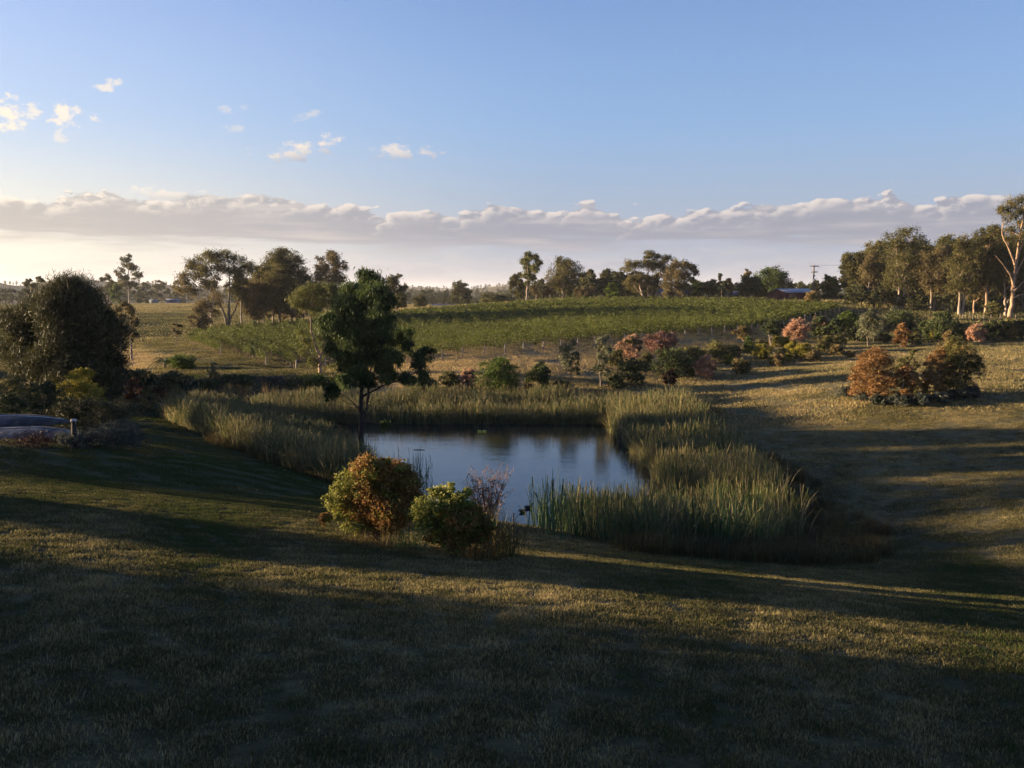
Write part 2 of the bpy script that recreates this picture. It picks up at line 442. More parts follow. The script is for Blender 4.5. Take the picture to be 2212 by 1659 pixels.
SHORE_PX = [(300, 447), (268, 434), (246, 426), (300, 419.5), (400, 417), (500, 416.5), (600, 418), (640, 425), (668, 446), (700, 478), (735, 508), (752, 530), (700, 536), (600, 530), (535, 527), (475, 517), (420, 503), (372, 482), (335, 465)]


def on_level(u, v, z=0.0):
    d = ray(u, v); s = (z - CAMZ) / d[2]
    return np.array([d[0] * s, d[1] * s])


SHORE = np.array([on_level(*p) for p in SHORE_PX])
SHORE_C = SHORE.mean(0)
pts = []
for u, v, Y in CTRL:
    d = ray(u, v); s = Y / d[1]
    pts.append((d[0] * s, Y, CAMZ + d[2] * s))
pts += RAW
for i, q in enumerate(SHORE):
    pts.append((q[0], q[1], 0.0))
    w = SHORE_C + (q - SHORE_C) * 0.72
    if i % 2 == 0: pts.append((w[0], w[1], -0.9))
pts.append((SHORE_C[0], SHORE_C[1], -1.4))
PT = np.array(pts)


def tps_k(r2):
    return np.where(r2 > 1e-9, 0.5 * r2 * np.log(r2 + 1e-12), 0.0)


_s = 100.0
_n = len(PT)
_d2 = ((PT[:, None, :2] - PT[None, :, :2]) ** 2).sum(-1) / _s ** 2
_A = np.zeros((_n + 3, _n + 3))
_A[:_n, :_n] = tps_k(_d2) + np.eye(_n) * 2e-5
_A[:_n, _n] = 1; _A[:_n, _n + 1:] = PT[:, :2] / _s
_A[_n:, :_n] = _A[:_n, _n:].T
_w = np.linalg.solve(_A, np.concatenate([PT[:, 2], np.zeros(3)]))


def far_z(X, Y):
    r = np.hypot(X, Y); az = np.degrees(np.arctan2(X, Y))
    z = 5.0 - 7.0 * np.clip((r - 450) / 500, 0, 1) + 2.0 * np.sin(X * 0.006 + 1.0) * np.cos(Y * 0.005)
    def ridge(r0, wr, h, azc, waz, f, ph):
        prof = np.exp(-((r - r0) / wr) ** 2)
        wob = 0.72 + 0.16 * np.sin(az * f + ph) + 0.12 * np.sin(az * f * 2.3 + ph * 1.7)
        return prof * h * wob * (0.25 + 0.75 * np.exp(-((az - azc) / waz) ** 2))
    z = z + ridge(1150, 260, 9, 0, 40, 0.9, 0.4) + ridge(2300, 500, 66, -34, 12, 0.55, 2.0) + ridge(2100, 400, 16, 5, 30, 0.7, 1.0)
    z = z + ridge(6300, 900, 75, -4, 60, 0.45, 0.7)
    return z


def ground(X, Y):
    X = np.atleast_1d(np.asarray(X, float)); Y = np.atleast_1d(np.asarray(Y, float))
    out = np.empty(len(X))
    for a in range(0, len(X), 20000):
        x = X[a:a + 20000]; y = Y[a:a + 20000]
        d2 = ((x[:, None] - PT[None, :, 0]) ** 2 + (y[:, None] - PT[None, :, 1]) ** 2) / _s ** 2
        z = tps_k(d2) @ _w[:_n] + _w[_n] + _w[_n + 1] * x / _s + _w[_n + 2] * y / _s
        r = np.hypot(x, y)
        t = np.clip((r - 330) / 330, 0, 1); t = t * t * (3 - 2 * t)
        z = np.clip(z, -3, 14) * (1 - t) + far_z(x, y) * t
        out[a:a + 20000] = z
    return out


def gz(x, y): return float(ground(x, y)[0])


def ray_hit(u, v, level=None):
    """first ground point seen through a picture point (1024-wide coordinates)"""
    d = ray(u, v); d = d / d[1]
    Y = np.geomspace(5, 900, 700)
    z = ground(d[0] * Y, Y)
    if level is not None: z = np.maximum(z, level)
    h = CAMZ + d[2] * Y - z
    k = np.argmax(h < 0) if (h < 0).any() else len(Y) - 1
    if k > 0:
        f = h[k - 1] / (h[k - 1] - h[k] + 1e-9); yy = Y[k - 1] + f * (Y[k] - Y[k - 1])
    else: yy = Y[0]
    return np.array([d[0] * yy, yy, gz(d[0] * yy, yy)])


K = W / 2212.0


def project(X, Y, Z):
    f = np.cos(PITCH) * Y - np.sin(PITCH) * (Z - CAMZ)
    up = np.sin(PITCH) * Y + np.cos(PITCH) * (Z - CAMZ)
    f = np.where(f < 0.1, 0.1, f)
    return W / 2 + FPX * X / f, H / 2 - FPX * up / f


def inside(poly, X, Y):
    c = np.zeros(len(X), bool)
    n = len(poly)
    for i in range(n):
        x1, y1 = poly[i]; x2, y2 = poly[(i + 1) % n]
        cond = ((y1 > Y) != (y2 > Y))
        xi = (x2 - x1) * (Y - y1) / (y2 - y1 + 1e-12) + x1
        c ^= cond & (X < xi)
    return c


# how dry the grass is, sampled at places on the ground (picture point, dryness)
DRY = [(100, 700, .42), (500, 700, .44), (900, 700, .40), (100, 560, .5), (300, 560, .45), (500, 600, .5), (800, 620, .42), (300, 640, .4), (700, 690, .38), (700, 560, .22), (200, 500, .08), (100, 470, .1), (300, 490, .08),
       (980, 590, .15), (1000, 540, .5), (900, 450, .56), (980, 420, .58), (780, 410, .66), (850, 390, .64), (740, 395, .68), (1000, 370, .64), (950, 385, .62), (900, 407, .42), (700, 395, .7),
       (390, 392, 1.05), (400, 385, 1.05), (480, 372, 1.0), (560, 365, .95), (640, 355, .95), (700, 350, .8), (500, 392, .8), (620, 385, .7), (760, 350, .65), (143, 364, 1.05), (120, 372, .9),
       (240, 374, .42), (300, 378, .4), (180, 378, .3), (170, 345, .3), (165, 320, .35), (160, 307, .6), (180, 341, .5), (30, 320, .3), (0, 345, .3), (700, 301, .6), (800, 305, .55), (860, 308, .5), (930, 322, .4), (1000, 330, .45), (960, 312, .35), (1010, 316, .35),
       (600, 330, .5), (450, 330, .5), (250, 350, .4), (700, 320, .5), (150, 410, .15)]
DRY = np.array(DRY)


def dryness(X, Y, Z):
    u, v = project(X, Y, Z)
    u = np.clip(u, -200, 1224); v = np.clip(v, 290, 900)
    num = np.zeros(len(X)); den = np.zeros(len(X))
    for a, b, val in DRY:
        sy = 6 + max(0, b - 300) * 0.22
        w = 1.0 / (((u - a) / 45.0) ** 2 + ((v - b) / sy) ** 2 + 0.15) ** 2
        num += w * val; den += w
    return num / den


def grass_color(N, dry, jitter=None):
    geo = N.new('ShaderNodeNewGeometry')
    pos = geo.outputs['Position']
    n1 = N.noise(pos, 0.30, 4.0, 0.6); n2 = N.noise(pos, 2.1, 3.0, 0.6); n3 = N.noise(pos, 0.045, 3.0, 0.55)
    k = N.m('ADD', dry, N.m('MULTIPLY', N.m('SUBTRACT', n1, 0.5), 0.5))
    k = N.m('ADD', k, N.m('MULTIPLY', N.m('SUBTRACT', n2, 0.5), 0.7))
    k = N.m('ADD', k, N.m('MULTIPLY', N.m('SUBTRACT', n3, 0.5), 0.35))
    if jitter is not None: k = N.m('ADD', k, N.m('MULTIPLY', N.m('SUBTRACT', jitter, 0.5), 0.55))
    ramp = N.new('ShaderNodeValToRGB'); cr = ramp.color_ramp
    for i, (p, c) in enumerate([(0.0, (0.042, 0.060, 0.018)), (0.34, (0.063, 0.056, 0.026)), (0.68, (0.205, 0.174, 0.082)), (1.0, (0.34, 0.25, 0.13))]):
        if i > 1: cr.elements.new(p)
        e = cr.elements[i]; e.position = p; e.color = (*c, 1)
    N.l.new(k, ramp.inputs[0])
    return ramp.outputs[0], geo


def ground_mat():
    m, N = new_mat('grassland')
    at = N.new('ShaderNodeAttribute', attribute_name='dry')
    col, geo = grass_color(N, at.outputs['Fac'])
    fine = N.noise(geo.outputs['Position'], 14.0, 4.0, 0.7)
    soil = N.mix(N.smooth(fine, 0.40, 0.66, 0.35, 0.7), col, (0.034, 0.032, 0.018))
    p = N.new('ShaderNodeBsdfPrincipled'); N.l.new(soil, p.inputs['Base Color'])
    p.inputs['Roughness'].default_value = 0.95; p.inputs['Specular IOR Level'].default_value = 0.05
    b = N.new('ShaderNodeBump'); b.inputs['Strength'].default_value = 0.8; b.inputs['Distance'].default_value = 0.08
    h = N.m('ADD', N.noise(geo.outputs['Position'], 5.0, 4.0, 0.7), N.m('MULTIPLY', N.noise(geo.outputs['Position'], 0.5, 4.0, 0.6), 3.0))
    N.l.new(h, b.inputs['Height']); N.l.new(b.outputs[0], p.inputs['Normal'])
    out = N.new('ShaderNodeOutputMaterial'); N.l.new(p.outputs[0], out.inputs[0])
    return m


def blade_mat(name='grass_blade'):
    m, N = new_mat(name)
    at = N.new('ShaderNodeAttribute', attribute_name='dry', attribute_type='INSTANCER')
    geo0 = N.new('ShaderNodeNewGeometry')
    col, geo = grass_color(N, at.outputs['Fac'], geo0.outputs['Random Per Island'])
    col = N.mix(1.0, col, (1.30, 1.30, 1.25), 'MULTIPLY')
    p = N.new('ShaderNodeBsdfDiffuse'); N.l.new(col, p.inputs[0])
    t = N.new('ShaderNodeBsdfTranslucent'); N.l.new(col, t.inputs[0])
    mx = N.new('ShaderNodeMixShader'); mx.inputs[0].default_value = 0.35
    N.l.new(p.outputs[0], mx.inputs[1]); N.l.new(t.outputs[0], mx.inputs[2])
    out = N.new('ShaderNodeOutputMaterial'); N.l.new(mx.outputs[0], out.inputs[0])
    return m


def build_ground():
    ang = np.concatenate([np.linspace(-180, -48, 56, endpoint=False), np.linspace(-48, 48, 330, endpoint=False), np.linspace(48, 180, 56, endpoint=False)])
    rad = np.concatenate([np.linspace(1.5, 12, 10, endpoint=False), np.geomspace(12, 320, 190, endpoint=False), np.geomspace(320, 9500, 90)])
    A, R = np.meshgrid(np.radians(ang), rad)
    X = (R * np.sin(A)).ravel(); Y = (R * np.cos(A)).ravel()
    Z = ground(X, Y)
    na, nr = len(ang), len(rad)
    V = np.stack([X, Y, Z], 1)
    i = np.arange(nr - 1)[:, None] * na; j = np.arange(na)[None, :]; j2 = (j + 1) % na
    F = np.stack([i + j, i + j2, i + na + j2, i + na + j], -1).reshape(-1, 4)
    V = np.vstack([V, [[0, 0, gz(0, 0)]]])
    F3 = np.stack([np.full(na, len(V) - 1), np.arange(na), (np.arange(na) + 1) % na], 1)[:, ::-1]
    me = make_mesh('ground', V, [F[:, ::-1], F3], smooth=True)
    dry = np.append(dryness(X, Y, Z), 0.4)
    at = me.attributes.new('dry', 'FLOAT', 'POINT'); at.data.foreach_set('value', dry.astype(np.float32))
    o = obj('ground', me, ground_mat())
    tag(o, kind='structure', label='grassy hillside and paddocks sloping to the pond', cat='ground')


build_ground()


def build_water():
    m, N = new_mat('pond_water')
    geo = N.new('ShaderNodeNewGeometry')
    mp = N.new('ShaderNodeMapping'); N.l.new(geo.outputs['Position'], mp.inputs[0]); mp.inputs['Scale'].default_value = (1.0, 2.2, 1)
    n = N.m('ADD', N.noise(mp.outputs[0], 2.2, 3.0, 0.55), N.m('MULTIPLY', N.noise(mp.outputs[0], 0.35, 2.0, 0.5), 1.5))
    b = N.new('ShaderNodeBump'); b.inputs['Strength'].default_value = 0.15; b.inputs['Distance'].default_value = 0.05
    N.l.new(n, b.inputs['Height'])
    p = N.new('ShaderNodeBsdfPrincipled')
    p.inputs['Base Color'].default_value = (0.012, 0.016, 0.014, 1); p.inputs['Roughness'].default_value = 0.04
    p.inputs['IOR'].default_value = 1.36; p.inputs['Specular IOR Level'].default_value = 0.5
    N.l.new(b.outputs[0], p.inputs['Normal'])
    out = N.new('ShaderNodeOutputMaterial'); N.l.new(p.outputs[0], out.inputs[0])
    poly = SHORE_C + (SHORE - SHORE_C) * 1.06
    V = np.column_stack([poly, np.zeros(len(poly))])
    V = np.vstack([V, [[SHORE_C[0], SHORE_C[1], 0]]])
    k = len(poly)
    F = np.array([[k, i, (i + 1) % k] for i in range(k)])
    a = V[F[0]]
    if np.cross(a[1] - a[0], a[2] - a[0])[2] < 0: F = F[:, ::-1]
    o = obj('pond_water', make_mesh('pond_water', V, [F]), m)
    tag(o, 'still dark pond reflecting the blue sky', 'pond', kind='structure')


build_water()

# ------------------------------------------------------------------ scattered stuff (geometry nodes)
def scatter_group(name, coll):
    g = bpy.data.node_groups.new(name, 'GeometryNodeTree')
    g.interface.new_socket('Geometry', in_out='INPUT', socket_type='NodeSocketGeometry')
    g.interface.new_socket('Geometry', in_out='OUTPUT', socket_type='NodeSocketGeometry')
    n = g.nodes; l = g.links
    gi = n.new('NodeGroupInput'); go = n.new('NodeGroupOutput')
    ci = n.new('GeometryNodeCollectionInfo'); ci.inputs[0].default_value = coll
    ci.inputs['Separate Children'].default_value = True; ci.inputs['Reset Children'].default_value = True
    ip = n.new('GeometryNodeInstanceOnPoints'); ip.inputs['Pick Instance'].default_value = True
    def attr(nm, typ):
        a = n.new('GeometryNodeInputNamedAttribute'); a.data_type = typ; a.inputs[0].default_value = nm
        return a.outputs[0]
    l.new(gi.outputs[0], ip.inputs['Points']); l.new(ci.outputs[0], ip.inputs['Instance'])
    l.new(attr('var', 'INT'), ip.inputs['Instance Index'])
    l.new(attr('rot', 'FLOAT_VECTOR'), ip.inputs['Rotation']); l.new(attr('scl', 'FLOAT_VECTOR'), ip.inputs['Scale'])
    l.new(ip.outputs[0], go.inputs[0])
    return g


def scatter(name, P, rot, scl, var, sources, label, cat, dry=None):
    coll = bpy.data.collections.new(name + '_sources')
    for i, (me, mat) in enumerate(sources):
        so = bpy.data.objects.new('%s_source_%02d' % (name, i), me)
        if not me.materials: me.materials.append(mat)
        coll.objects.link(so)
    me = bpy.data.meshes.new(name)
    me.vertices.add(len(P)); me.vertices.foreach_set('co', np.asarray(P, np.float32).ravel())
    for nm, typ, dat, key in (('rot', 'FLOAT_VECTOR', rot, 'vector'), ('scl', 'FLOAT_VECTOR', scl, 'vector'), ('var', 'INT', var, 'value'), ('dry', 'FLOAT', dry if dry is not None else np.zeros(len(P)), 'value')):
        a = me.attributes.new(nm, typ, 'POINT')
        a.data.foreach_set(key, np.asarray(dat, np.int32 if typ == 'INT' else np.float32).ravel())
    o = obj(name, me, None)
    md = o.modifiers.new('scatter', 'NODES'); md.node_group = scatter_group(name, coll)
    tag(o, label, cat, kind='stuff')
    return o


def blades_mesh(name, n, size, h, w, r, lean=0.5, segs=1):
    """a square tuft patch of n grass blades"""
    P = np.column_stack([r.uniform(-size / 2, size / 2, n), r.uniform(-size / 2, size / 2, n), np.full(n, -0.01)])
    # gather into tufts
    k = max(6, n // 14); c = r.uniform(-size / 2, size / 2, (k, 2)); idx = r.integers(0, k, n)
    pull = r.uniform(0.2, 0.9, (n, 1)); P[:, :2] = P[:, :2] * (1 - pull) + (c[idx] + r.normal(0, size * 0.02, (n, 2))) * pull
    hh = h * r.uniform(0.45, 1.25, n) * (0.6 + 0.8 * r.random(k)[idx]); ww = w * r.uniform(0.6, 1.3, n)
    th = r.uniform(0, 2 * np.pi, n); D = np.column_stack([np.cos(th), np.sin(th), np.zeros(n)])
    th2 = th + np.pi / 2 + r.normal(0, 0.5, n); S = np.column_stack([np.cos(th2), np.sin(th2), np.zeros(n)])
    ln = r.uniform(0.1, 1.0, n)[:, None] * lean
    up = np.array([0, 0, 1.0])
    mid = P + up * (hh * 0.55)[:, None] + D * ln * (hh * 0.25)[:, None]
    tip = P + up * (hh * r.uniform(0.75, 1.0, n))[:, None] + D * ln * hh[:, None]
    V = np.stack([P - S * ww[:, None] / 2, P + S * ww[:, None] / 2, mid + S * ww[:, None] * 0.4, mid - S * ww[:, None] * 0.4, tip], 1).reshape(-1, 3)
    b = np.arange(n) * 5
    return make_mesh(name, V, [np.column_stack([b, b + 1, b + 2, b + 3]), np.column_stack([b + 3, b + 2, b + 4])])


def tilt_eulers(X, Y, yaw):
    e = 0.4
    z0 = ground(X, Y); zx = ground(X + e, Y); zy = ground(X, Y + e)
    out = np.zeros((len(X), 3))
    for i in range(len(X)):
        nrm = Vector((-(zx[i] - z0[i]) / e, -(zy[i] - z0[i]) / e, 1.0)).normalized()
        q = Vector((0, 0, 1)).rotation_difference(nrm)
        out[i] = (q.to_matrix() @ Matrix.Rotation(yaw[i], 3, 'Z')).to_euler()
    return z0, out


def inst_grid(y0, y1, step, half_deg, r, jitter=0.5):
    t = math.tan(math.radians(half_deg))
    xs = np.arange(-y1 * t, y1 * t, step); ys = np.arange(y0, y1, step)
    X, Y = np.meshgrid(xs, ys); X = X.ravel() + r.uniform(-jitter, jitter, X.size) * step; Y = Y.ravel() + r.uniform(-jitter, jitter, Y.size) * step
    k = np.abs(X) < np.maximum(Y, 4) * t + 2
    return X[k], Y[k]


WATER_BIG = SHORE_C + (SHORE - SHORE_C) * 1.0


def build_grass():
    r = np.random.default_rng(3)
    gm = blade_mat()
    for tagname, y0, y1, step, size, n, h, w, deg, lab in (
            ('lawn_grass', 5.0, 33.0, 0.40, 0.62, 480, 0.055, 0.011, 38, 'short mown lawn grass across the shaded foreground'),
            ('bank_grass', 32.0, 76.0, 1.3, 1.7, 900, 0.075, 0.02, 37, 'short grass on the banks around the pond'),
            ('hillside_grass', 74.0, 175.0, 3.2, 4.2, 1100, 0.15, 0.05, 36, 'dry tussocky grass on the slopes beyond the pond'),
            ('paddock_grass', 172.0, 560.0, 10.0, 14.0, 1100, 0.34, 0.16, 36, 'grass of the far paddocks behind the vineyard')):
        X, Y = inst_grid(y0, y1, step, deg, r)
        keep = ~inside(WATER_BIG, X, Y)
        X, Y = X[keep], Y[keep]
        Z, rot = tilt_eulers(X, Y, r.uniform(0, 6.28, len(X)))
        k = Z > -0.15
        X, Y, Z, rot = X[k], Y[k], Z[k], rot[k]
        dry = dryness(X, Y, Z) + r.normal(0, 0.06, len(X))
        sc = np.repeat(r.uniform(0.85, 1.2, (len(X), 1)), 3, 1)
        sc[:, 2] *= r.uniform(0.8, 1.2, len(X)) * np.clip(0.75 + 0.7 * dry, 0.7, 1.6)
        src = [(blades_mesh('%s_patch' % tagname, n, size, h, w, r, 0.7), gm) for _ in range(4)]
        scatter(tagname, np.column_stack([X, Y, Z]), rot, sc, r.integers(0, 4, len(X)), src, lab, 'grass', dry)

    # coarser weed tufts standing out of the lawn
    tm = [(reed_clump('weed_tuft', 22, 0.09, 0.13, 0.011, r, 0, 1.6), gm) for _ in range(4)]
    X, Y = inst_grid(5.5, 36, 0.62, 38, r)
    keep = (r.random(len(X)) < 0.07 + 0.26 * (np.sin(X * .9 + np.sin(Y * .7)) * np.cos(Y * .8) > .35)) & ~inside(WATER_BIG, X, Y)
    X, Y = X[keep], Y[keep]; Z = ground(X, Y); n = len(X); sc = r.uniform(.5, 1.15, n)
    scatter('lawn_tufts', np.column_stack([X, Y, Z + .01]), np.column_stack([np.zeros(n), np.zeros(n), r.uniform(0, 6.28, n)]), np.column_stack([sc * 1.4, sc * 1.4, sc]), r.integers(0, 4, n), tm, 'coarse weed tufts standing out of the mown lawn', 'grass', r.uniform(.15, .55, n))


def reed_clump(name, n, rad, h, w, r, heads=2, bend=1.0):
    Vs, F4, F3 = [], [], []; k = 0
    for i in range(n):
        a, q = r.uniform(0, 6.28), rad * math.sqrt(r.random())
        base = np.array([q * math.cos(a), q * math.sin(a), -0.25])
        hh = h * r.uniform(0.45, 1.12); th = r.uniform(0, 6.28); D = np.array([math.cos(th), math.sin(th), 0]); S = np.array([-D[1], D[0], 0]) if r.random() < .5 else D
        ln = r.uniform(0.02, 0.28) * bend; cv = r.uniform(0.0, 0.55) * bend * (1 if r.random() < 0.55 else 0.2)
        ts = np.array([0, 0.45, 0.75, 0.92, 1.0]); kink = r.random() < 0.35 * bend
        pts = []
        for t in ts:
            p = base + np.array([0, 0, hh + 0.25]) * (t - 0.35 * cv * t ** 3) + D * hh * (ln * t + cv * t ** 3)
            if kink and t > 0.8: p = pts[-1] + D * hh * 0.12 - np.array([0, 0, hh * 0.07])
            pts.append(p)
        wd = w * r.uniform(0.7, 1.25) * np.array([1, 0.95, 0.75, 0.45])
        V = []
        for p, x in zip(pts[:4], wd): V += [p - S * x / 2, p + S * x / 2]
        V.append(pts[4])
        Vs.append(np.array(V))
        for j in range(3): F4.append([k + 2 * j, k + 2 * j + 1, k + 2 * j + 3, k + 2 * j + 2])
        F3.append([k + 6, k + 7, k + 8]); k += 9
    for i in range(heads):
        a, q = r.uniform(0, 6.28), rad * math.sqrt(r.random()); b = np.array([q * math.cos(a), q * math.sin(a), 0]); hh = h * r.uniform(0.85, 1.0)
        top = b + np.array([r.normal(0, .1), r.normal(0, .1), hh])
        V, F = tube(np.array([b, b + (top - b) * 0.82, b + (top - b) * 0.83, b + (top - b) * 0.99, top]), np.array([.008, .008, .018, .018, .003]), 4)
        Vs.append(V); F4 += (F + k).tolist(); k += len(V)
    return make_mesh(name, np.concatenate(Vs), [np.array(F4), np.array(F3)])


def fill_poly(poly, density, r):
    poly = np.asarray(poly); lo, hi = poly.min(0), poly.max(0)
    n = int((hi - lo).prod() * density)
    X = r.uniform(lo[0], hi[0], n); Y = r.uniform(lo[1], hi[1], n)
    k = inside(poly, X, Y)
    return X[k], Y[k]


build_grass()


def build_reeds():
    r = np.random.default_rng(11)
    clumps = [(reed_clump('cattail_clump', 34, 0.6, 2.5, 0.034, r, 3, 1.25), LM['reed']) for _ in range(6)]
    green = [(reed_clump('green_cattail_clump', 26, 0.55, 2.35, 0.032, r, 1, 1.0), LM['reed_green']) for _ in range(5)]
    sparse = [(reed_clump('sparse_cattail_clump', 9, 0.5, 2.3, 0.034, r, 1, 0.7), LM['reed_green']) for _ in range(4)]
    rush = [(reed_clump('rush_clump', 60, 0.45, 0.95, 0.022, r, 0, 1.3), LM['rush']) for _ in range(4)]
    dryr = [(reed_clump('dry_clump', 24, 0.5, 1.7, 0.035, r, 2), LM['straw']) for _ in range(4)] + [(reed_clump('dry_clump_b', 24, 0.5, 1.9, 0.038, r, 2), LM['reed'])]
    def bed(name, px, dens, src, label, hs=(0.8, 1.12), cat='reeds'):
        poly = [ray_hit(u, v, 0.0)[:2] for u, v in px]
        X, Y = fill_poly(poly, dens, r)
        if len(X) == 0: print('empty bed', name); return
        Z = np.maximum(ground(X, Y), -0.35)
        n = len(X)
        rot = np.column_stack([r.normal(0, .05, n), r.normal(0, .05, n), r.uniform(0, 6.28, n)])
        w = 0.5 + 0.5 * np.sin(X * 0.55 + 1.3 * np.sin(Y * 0.4)) * np.cos(Y * 0.5)
        s = r.uniform(hs[0], hs[1], n) * (0.86 + 0.2 * w)
        scatter(name, np.column_stack([X, Y, Z]), rot, np.column_stack([s, s, s]), r.integers(0, len(src), n), src, label, cat)
    bed('reed_bed', [(320, 423.5), (606, 425), (636, 420), (660, 412), (560, 405), (440, 404), (320, 408), (270, 410), (250, 414), (262, 424)], 4.4, clumps, 'long wall of cattails along the far side of the pond', (0.72, 1.02))
    bed('reed_bed', [(612, 434), (617, 424), (640, 414), (688, 412), (712, 440), (735, 462), (766, 492), (797, 541), (735, 522), (700, 502), (670, 508), (661, 482), (631, 448)], 4.4, clumps, 'broad bed of pale cattails along the right shore of the pond')
    bed('reed_bed', [(556, 527), (580, 518), (650, 505), (700, 500), (745, 520), (778, 542), (765, 556), (720, 556), (640, 550), (580, 540)], 3.4, green[:3] + clumps[:3], 'green cattails at the near right end of the pond', (0.62, 0.98))
    bed('reed_bed', [(530, 530), (548, 520), (640, 503), (655, 505), (580, 530), (556, 540)], 1.5, sparse, 'thin green cattails standing in the near water')
    bed('reed_bed', [(612, 430), (618, 420), (645, 413), (680, 414), (690, 426), (655, 432), (635, 440)], 1.8, clumps + dryr[:2], 'tallest pale sunlit cattail clump at the far right corner of the pond', (1.1, 1.35))
    bed('reed_bed', [(163, 417), (186, 428), (220, 443), (278, 465), (335, 484), (366, 490), (372, 470), (358, 454), (320, 438), (290, 428), (250, 420), (200, 410)], 4.4, clumps, 'cattail bed on the left shore beside the mown lawn', (0.68, 0.98))
    bed('reed_bed', [(385, 492), (395, 468), (420, 470), (436, 488), (425, 502)], 1.2, sparse, 'sparse dark cattails in the water by the tall tree', (0.85, 1.15))
    bed('reed_bed', [(150, 400), (290, 402), (300, 396), (220, 394), (150, 396)], 1.2, dryr, 'dry brown reed tops along the dam crest', (0.65, 0.95))
    bed('rush_bed', [(612, 551), (694, 558), (790, 566), (870, 566), (888, 552), (850, 545), (800, 549), (700, 551), (640, 546)], 3.4, rush, 'low brown rushes along the lawn edge at the near bank', (0.7, 1.1), 'rushes')
    bed('rush_bed', [(800, 541), (880, 560), (892, 535), (850, 510), (800, 470), (765, 455), (770, 490)], 2.2, rush, 'dark brown rushes filling the drain right of the cattails', (0.5, 0.95), 'rushes')
    bed('rush_bed', [(205, 441), (278, 466), (340, 487), (344, 483), (280, 460), (210, 436)], 2.5, rush, 'dark rushes along the left lawn edge', (0.7, 1.1), 'rushes')
    bed('rush_bed', [(690, 430), (720, 440), (716, 418), (694, 408)], 2.2, rush, 'dark rush clump behind the pale cattails', (1.1, 1.8), 'rushes')
    bed('dry_grass', [(385, 398), (440, 394), (660, 394), (690, 402), (640, 408), (440, 403), (385, 404)], 1.0, dryr, 'tall dry grass on the far bank above the cattails', (0.4, 0.75), 'grass')


build_reeds()

# ------------------------------------------------------------------ plants
def unit(r, n):
    v = r.normal(size=(n, 3)); return v / np.linalg.norm(v, axis=1, keepdims=True)


def foliage(lobes, n, L, Wd, r, droop=0.3, per=26, spread=0.26, shell=0.55, flat=1.0):
    """leaf quads in clumps through the ellipsoid lobes: (x, y, z, radius_xy, radius_z)"""
    lb = np.array(lobes, float)
    wt = lb[:, 3] ** 1.5 * lb[:, 4] ** 0.3; wt /= wt.sum()
    nc = max(len(lb), n // per)
    li = r.choice(len(lb), nc, p=wt)
    u = unit(r, nc); u[:, 2] = np.where(r.random(nc) < 0.35, np.abs(u[:, 2]), u[:, 2])
    rad = shell + (1 - shell) * r.random(nc) ** 0.6
    sz = np.column_stack([lb[li, 3], lb[li, 3], lb[li, 4]])
    cc = lb[li, :3] + u * rad[:, None] * sz
    ci = r.integers(0, nc, n)
    sig = (spread * (0.5 * lb[li, 3] + 0.5 * lb[li, 4]) * r.uniform(0.6, 1.3, nc))[ci]
    off = r.normal(size=(n, 3)) * sig[:, None]; off[:, 2] *= 0.75 * flat
    P = cc[ci] + off
    D = r.normal(size=(n, 3)) + u[ci] * 0.7; D[:, 2] -= droop * 2.2
    return leaves(P, D, L * r.uniform(0.6, 1.35, n), Wd * r.uniform(0.6, 1.3, n), r), cc


def bez(a, b, c, n):
    t = np.linspace(0, 1, n)[:, None]
    return (1 - t) ** 2 * a + 2 * t * (1 - t) * b + t * t * c


def skeleton(trunks, lobes, r, r0, cc=None, twigs=0.35, sides=7, stem_top=0.8):
    """trunks: polylines (list of xyz) from the ground; a limb from the nearest trunk to each lobe"""
    Vs, Fs, k = [], [], 0
    paths = []
    for tp, rr in trunks:
        P = np.array(tp, float)
        n = max(8, len(P) * 4)
        t = np.linspace(0, len(P) - 1, n); P = np.column_stack([np.interp(t, np.arange(len(P)), P[:, i]) for i in range(3)])
        for _ in range(2): P[1:-1] = 0.25 * P[:-2] + 0.5 * P[1:-1] + 0.25 * P[2:]
        P[1:-1, :2] += r.normal(0, rr * 0.18, (n - 2, 2))
        R = rr * (1 - 0.78 * np.linspace(0, 1, n)); R[0] *= 1.35; R[1] *= 1.08
        paths.append((P, R))
        V, F = tube(P, R, sides); Vs.append(V); Fs.append(F + k); k += len(V)
    for lx, ly, lz, lr, lh in lobes:
        tgt = np.array([lx, ly, lz])
        best = None
        for P, R in paths:
            d = np.linalg.norm(P[:, :2] - tgt[:2], axis=1)
            want = tgt[2] - d * 0.9 - 0.25 * lh
            i = int(np.argmin(np.abs(P[:, 2] - want) + d * 0.35))
            i = max(i, int(len(P) * 0.25))
            c = np.linalg.norm(P[i] - tgt)
            if best is None or c < best[0]: best = (c, P[i], R[i], P, i)
        c, s, rs, P, i = best
        if c < 0.25 * lr: continue
        mid = (s + tgt) / 2 + np.array([0, 0, -0.10 * c]) + r.normal(0, 0.08 * c, 3) + np.array([(tgt - s)[0], (tgt - s)[1], 0]) * 0.12
        B = bez(s, mid, tgt, 7)
        rb = min(rs * 0.62, 0.02 * c + 0.12 * r0 + 0.01)
        V, F = tube(B, rb * np.linspace(1, 0.3, 7), max(4, sides - 2)); Vs.append(V); Fs.append(F + k); k += len(V)
        if cc is not None and twigs > 0:
            dd = np.linalg.norm((cc - tgt) / np.array([lr, lr, lh]), axis=1)
            ids = np.where(dd < 1.05)[0]
            r.shuffle(ids)
            for j in ids[:max(1, int(len(ids) * twigs))]:
                a = B[r.integers(3, 7)]
                T = bez(a, (a + cc[j]) / 2 + r.normal(0, 0.06 * lr, 3), cc[j], 4)
                V, F = tube(T, rb * np.linspace(0.4, 0.12, 4), 3); Vs.append(V); Fs.append(F + k); k += len(V)
    return np.concatenate(Vs), np.concatenate(Fs)


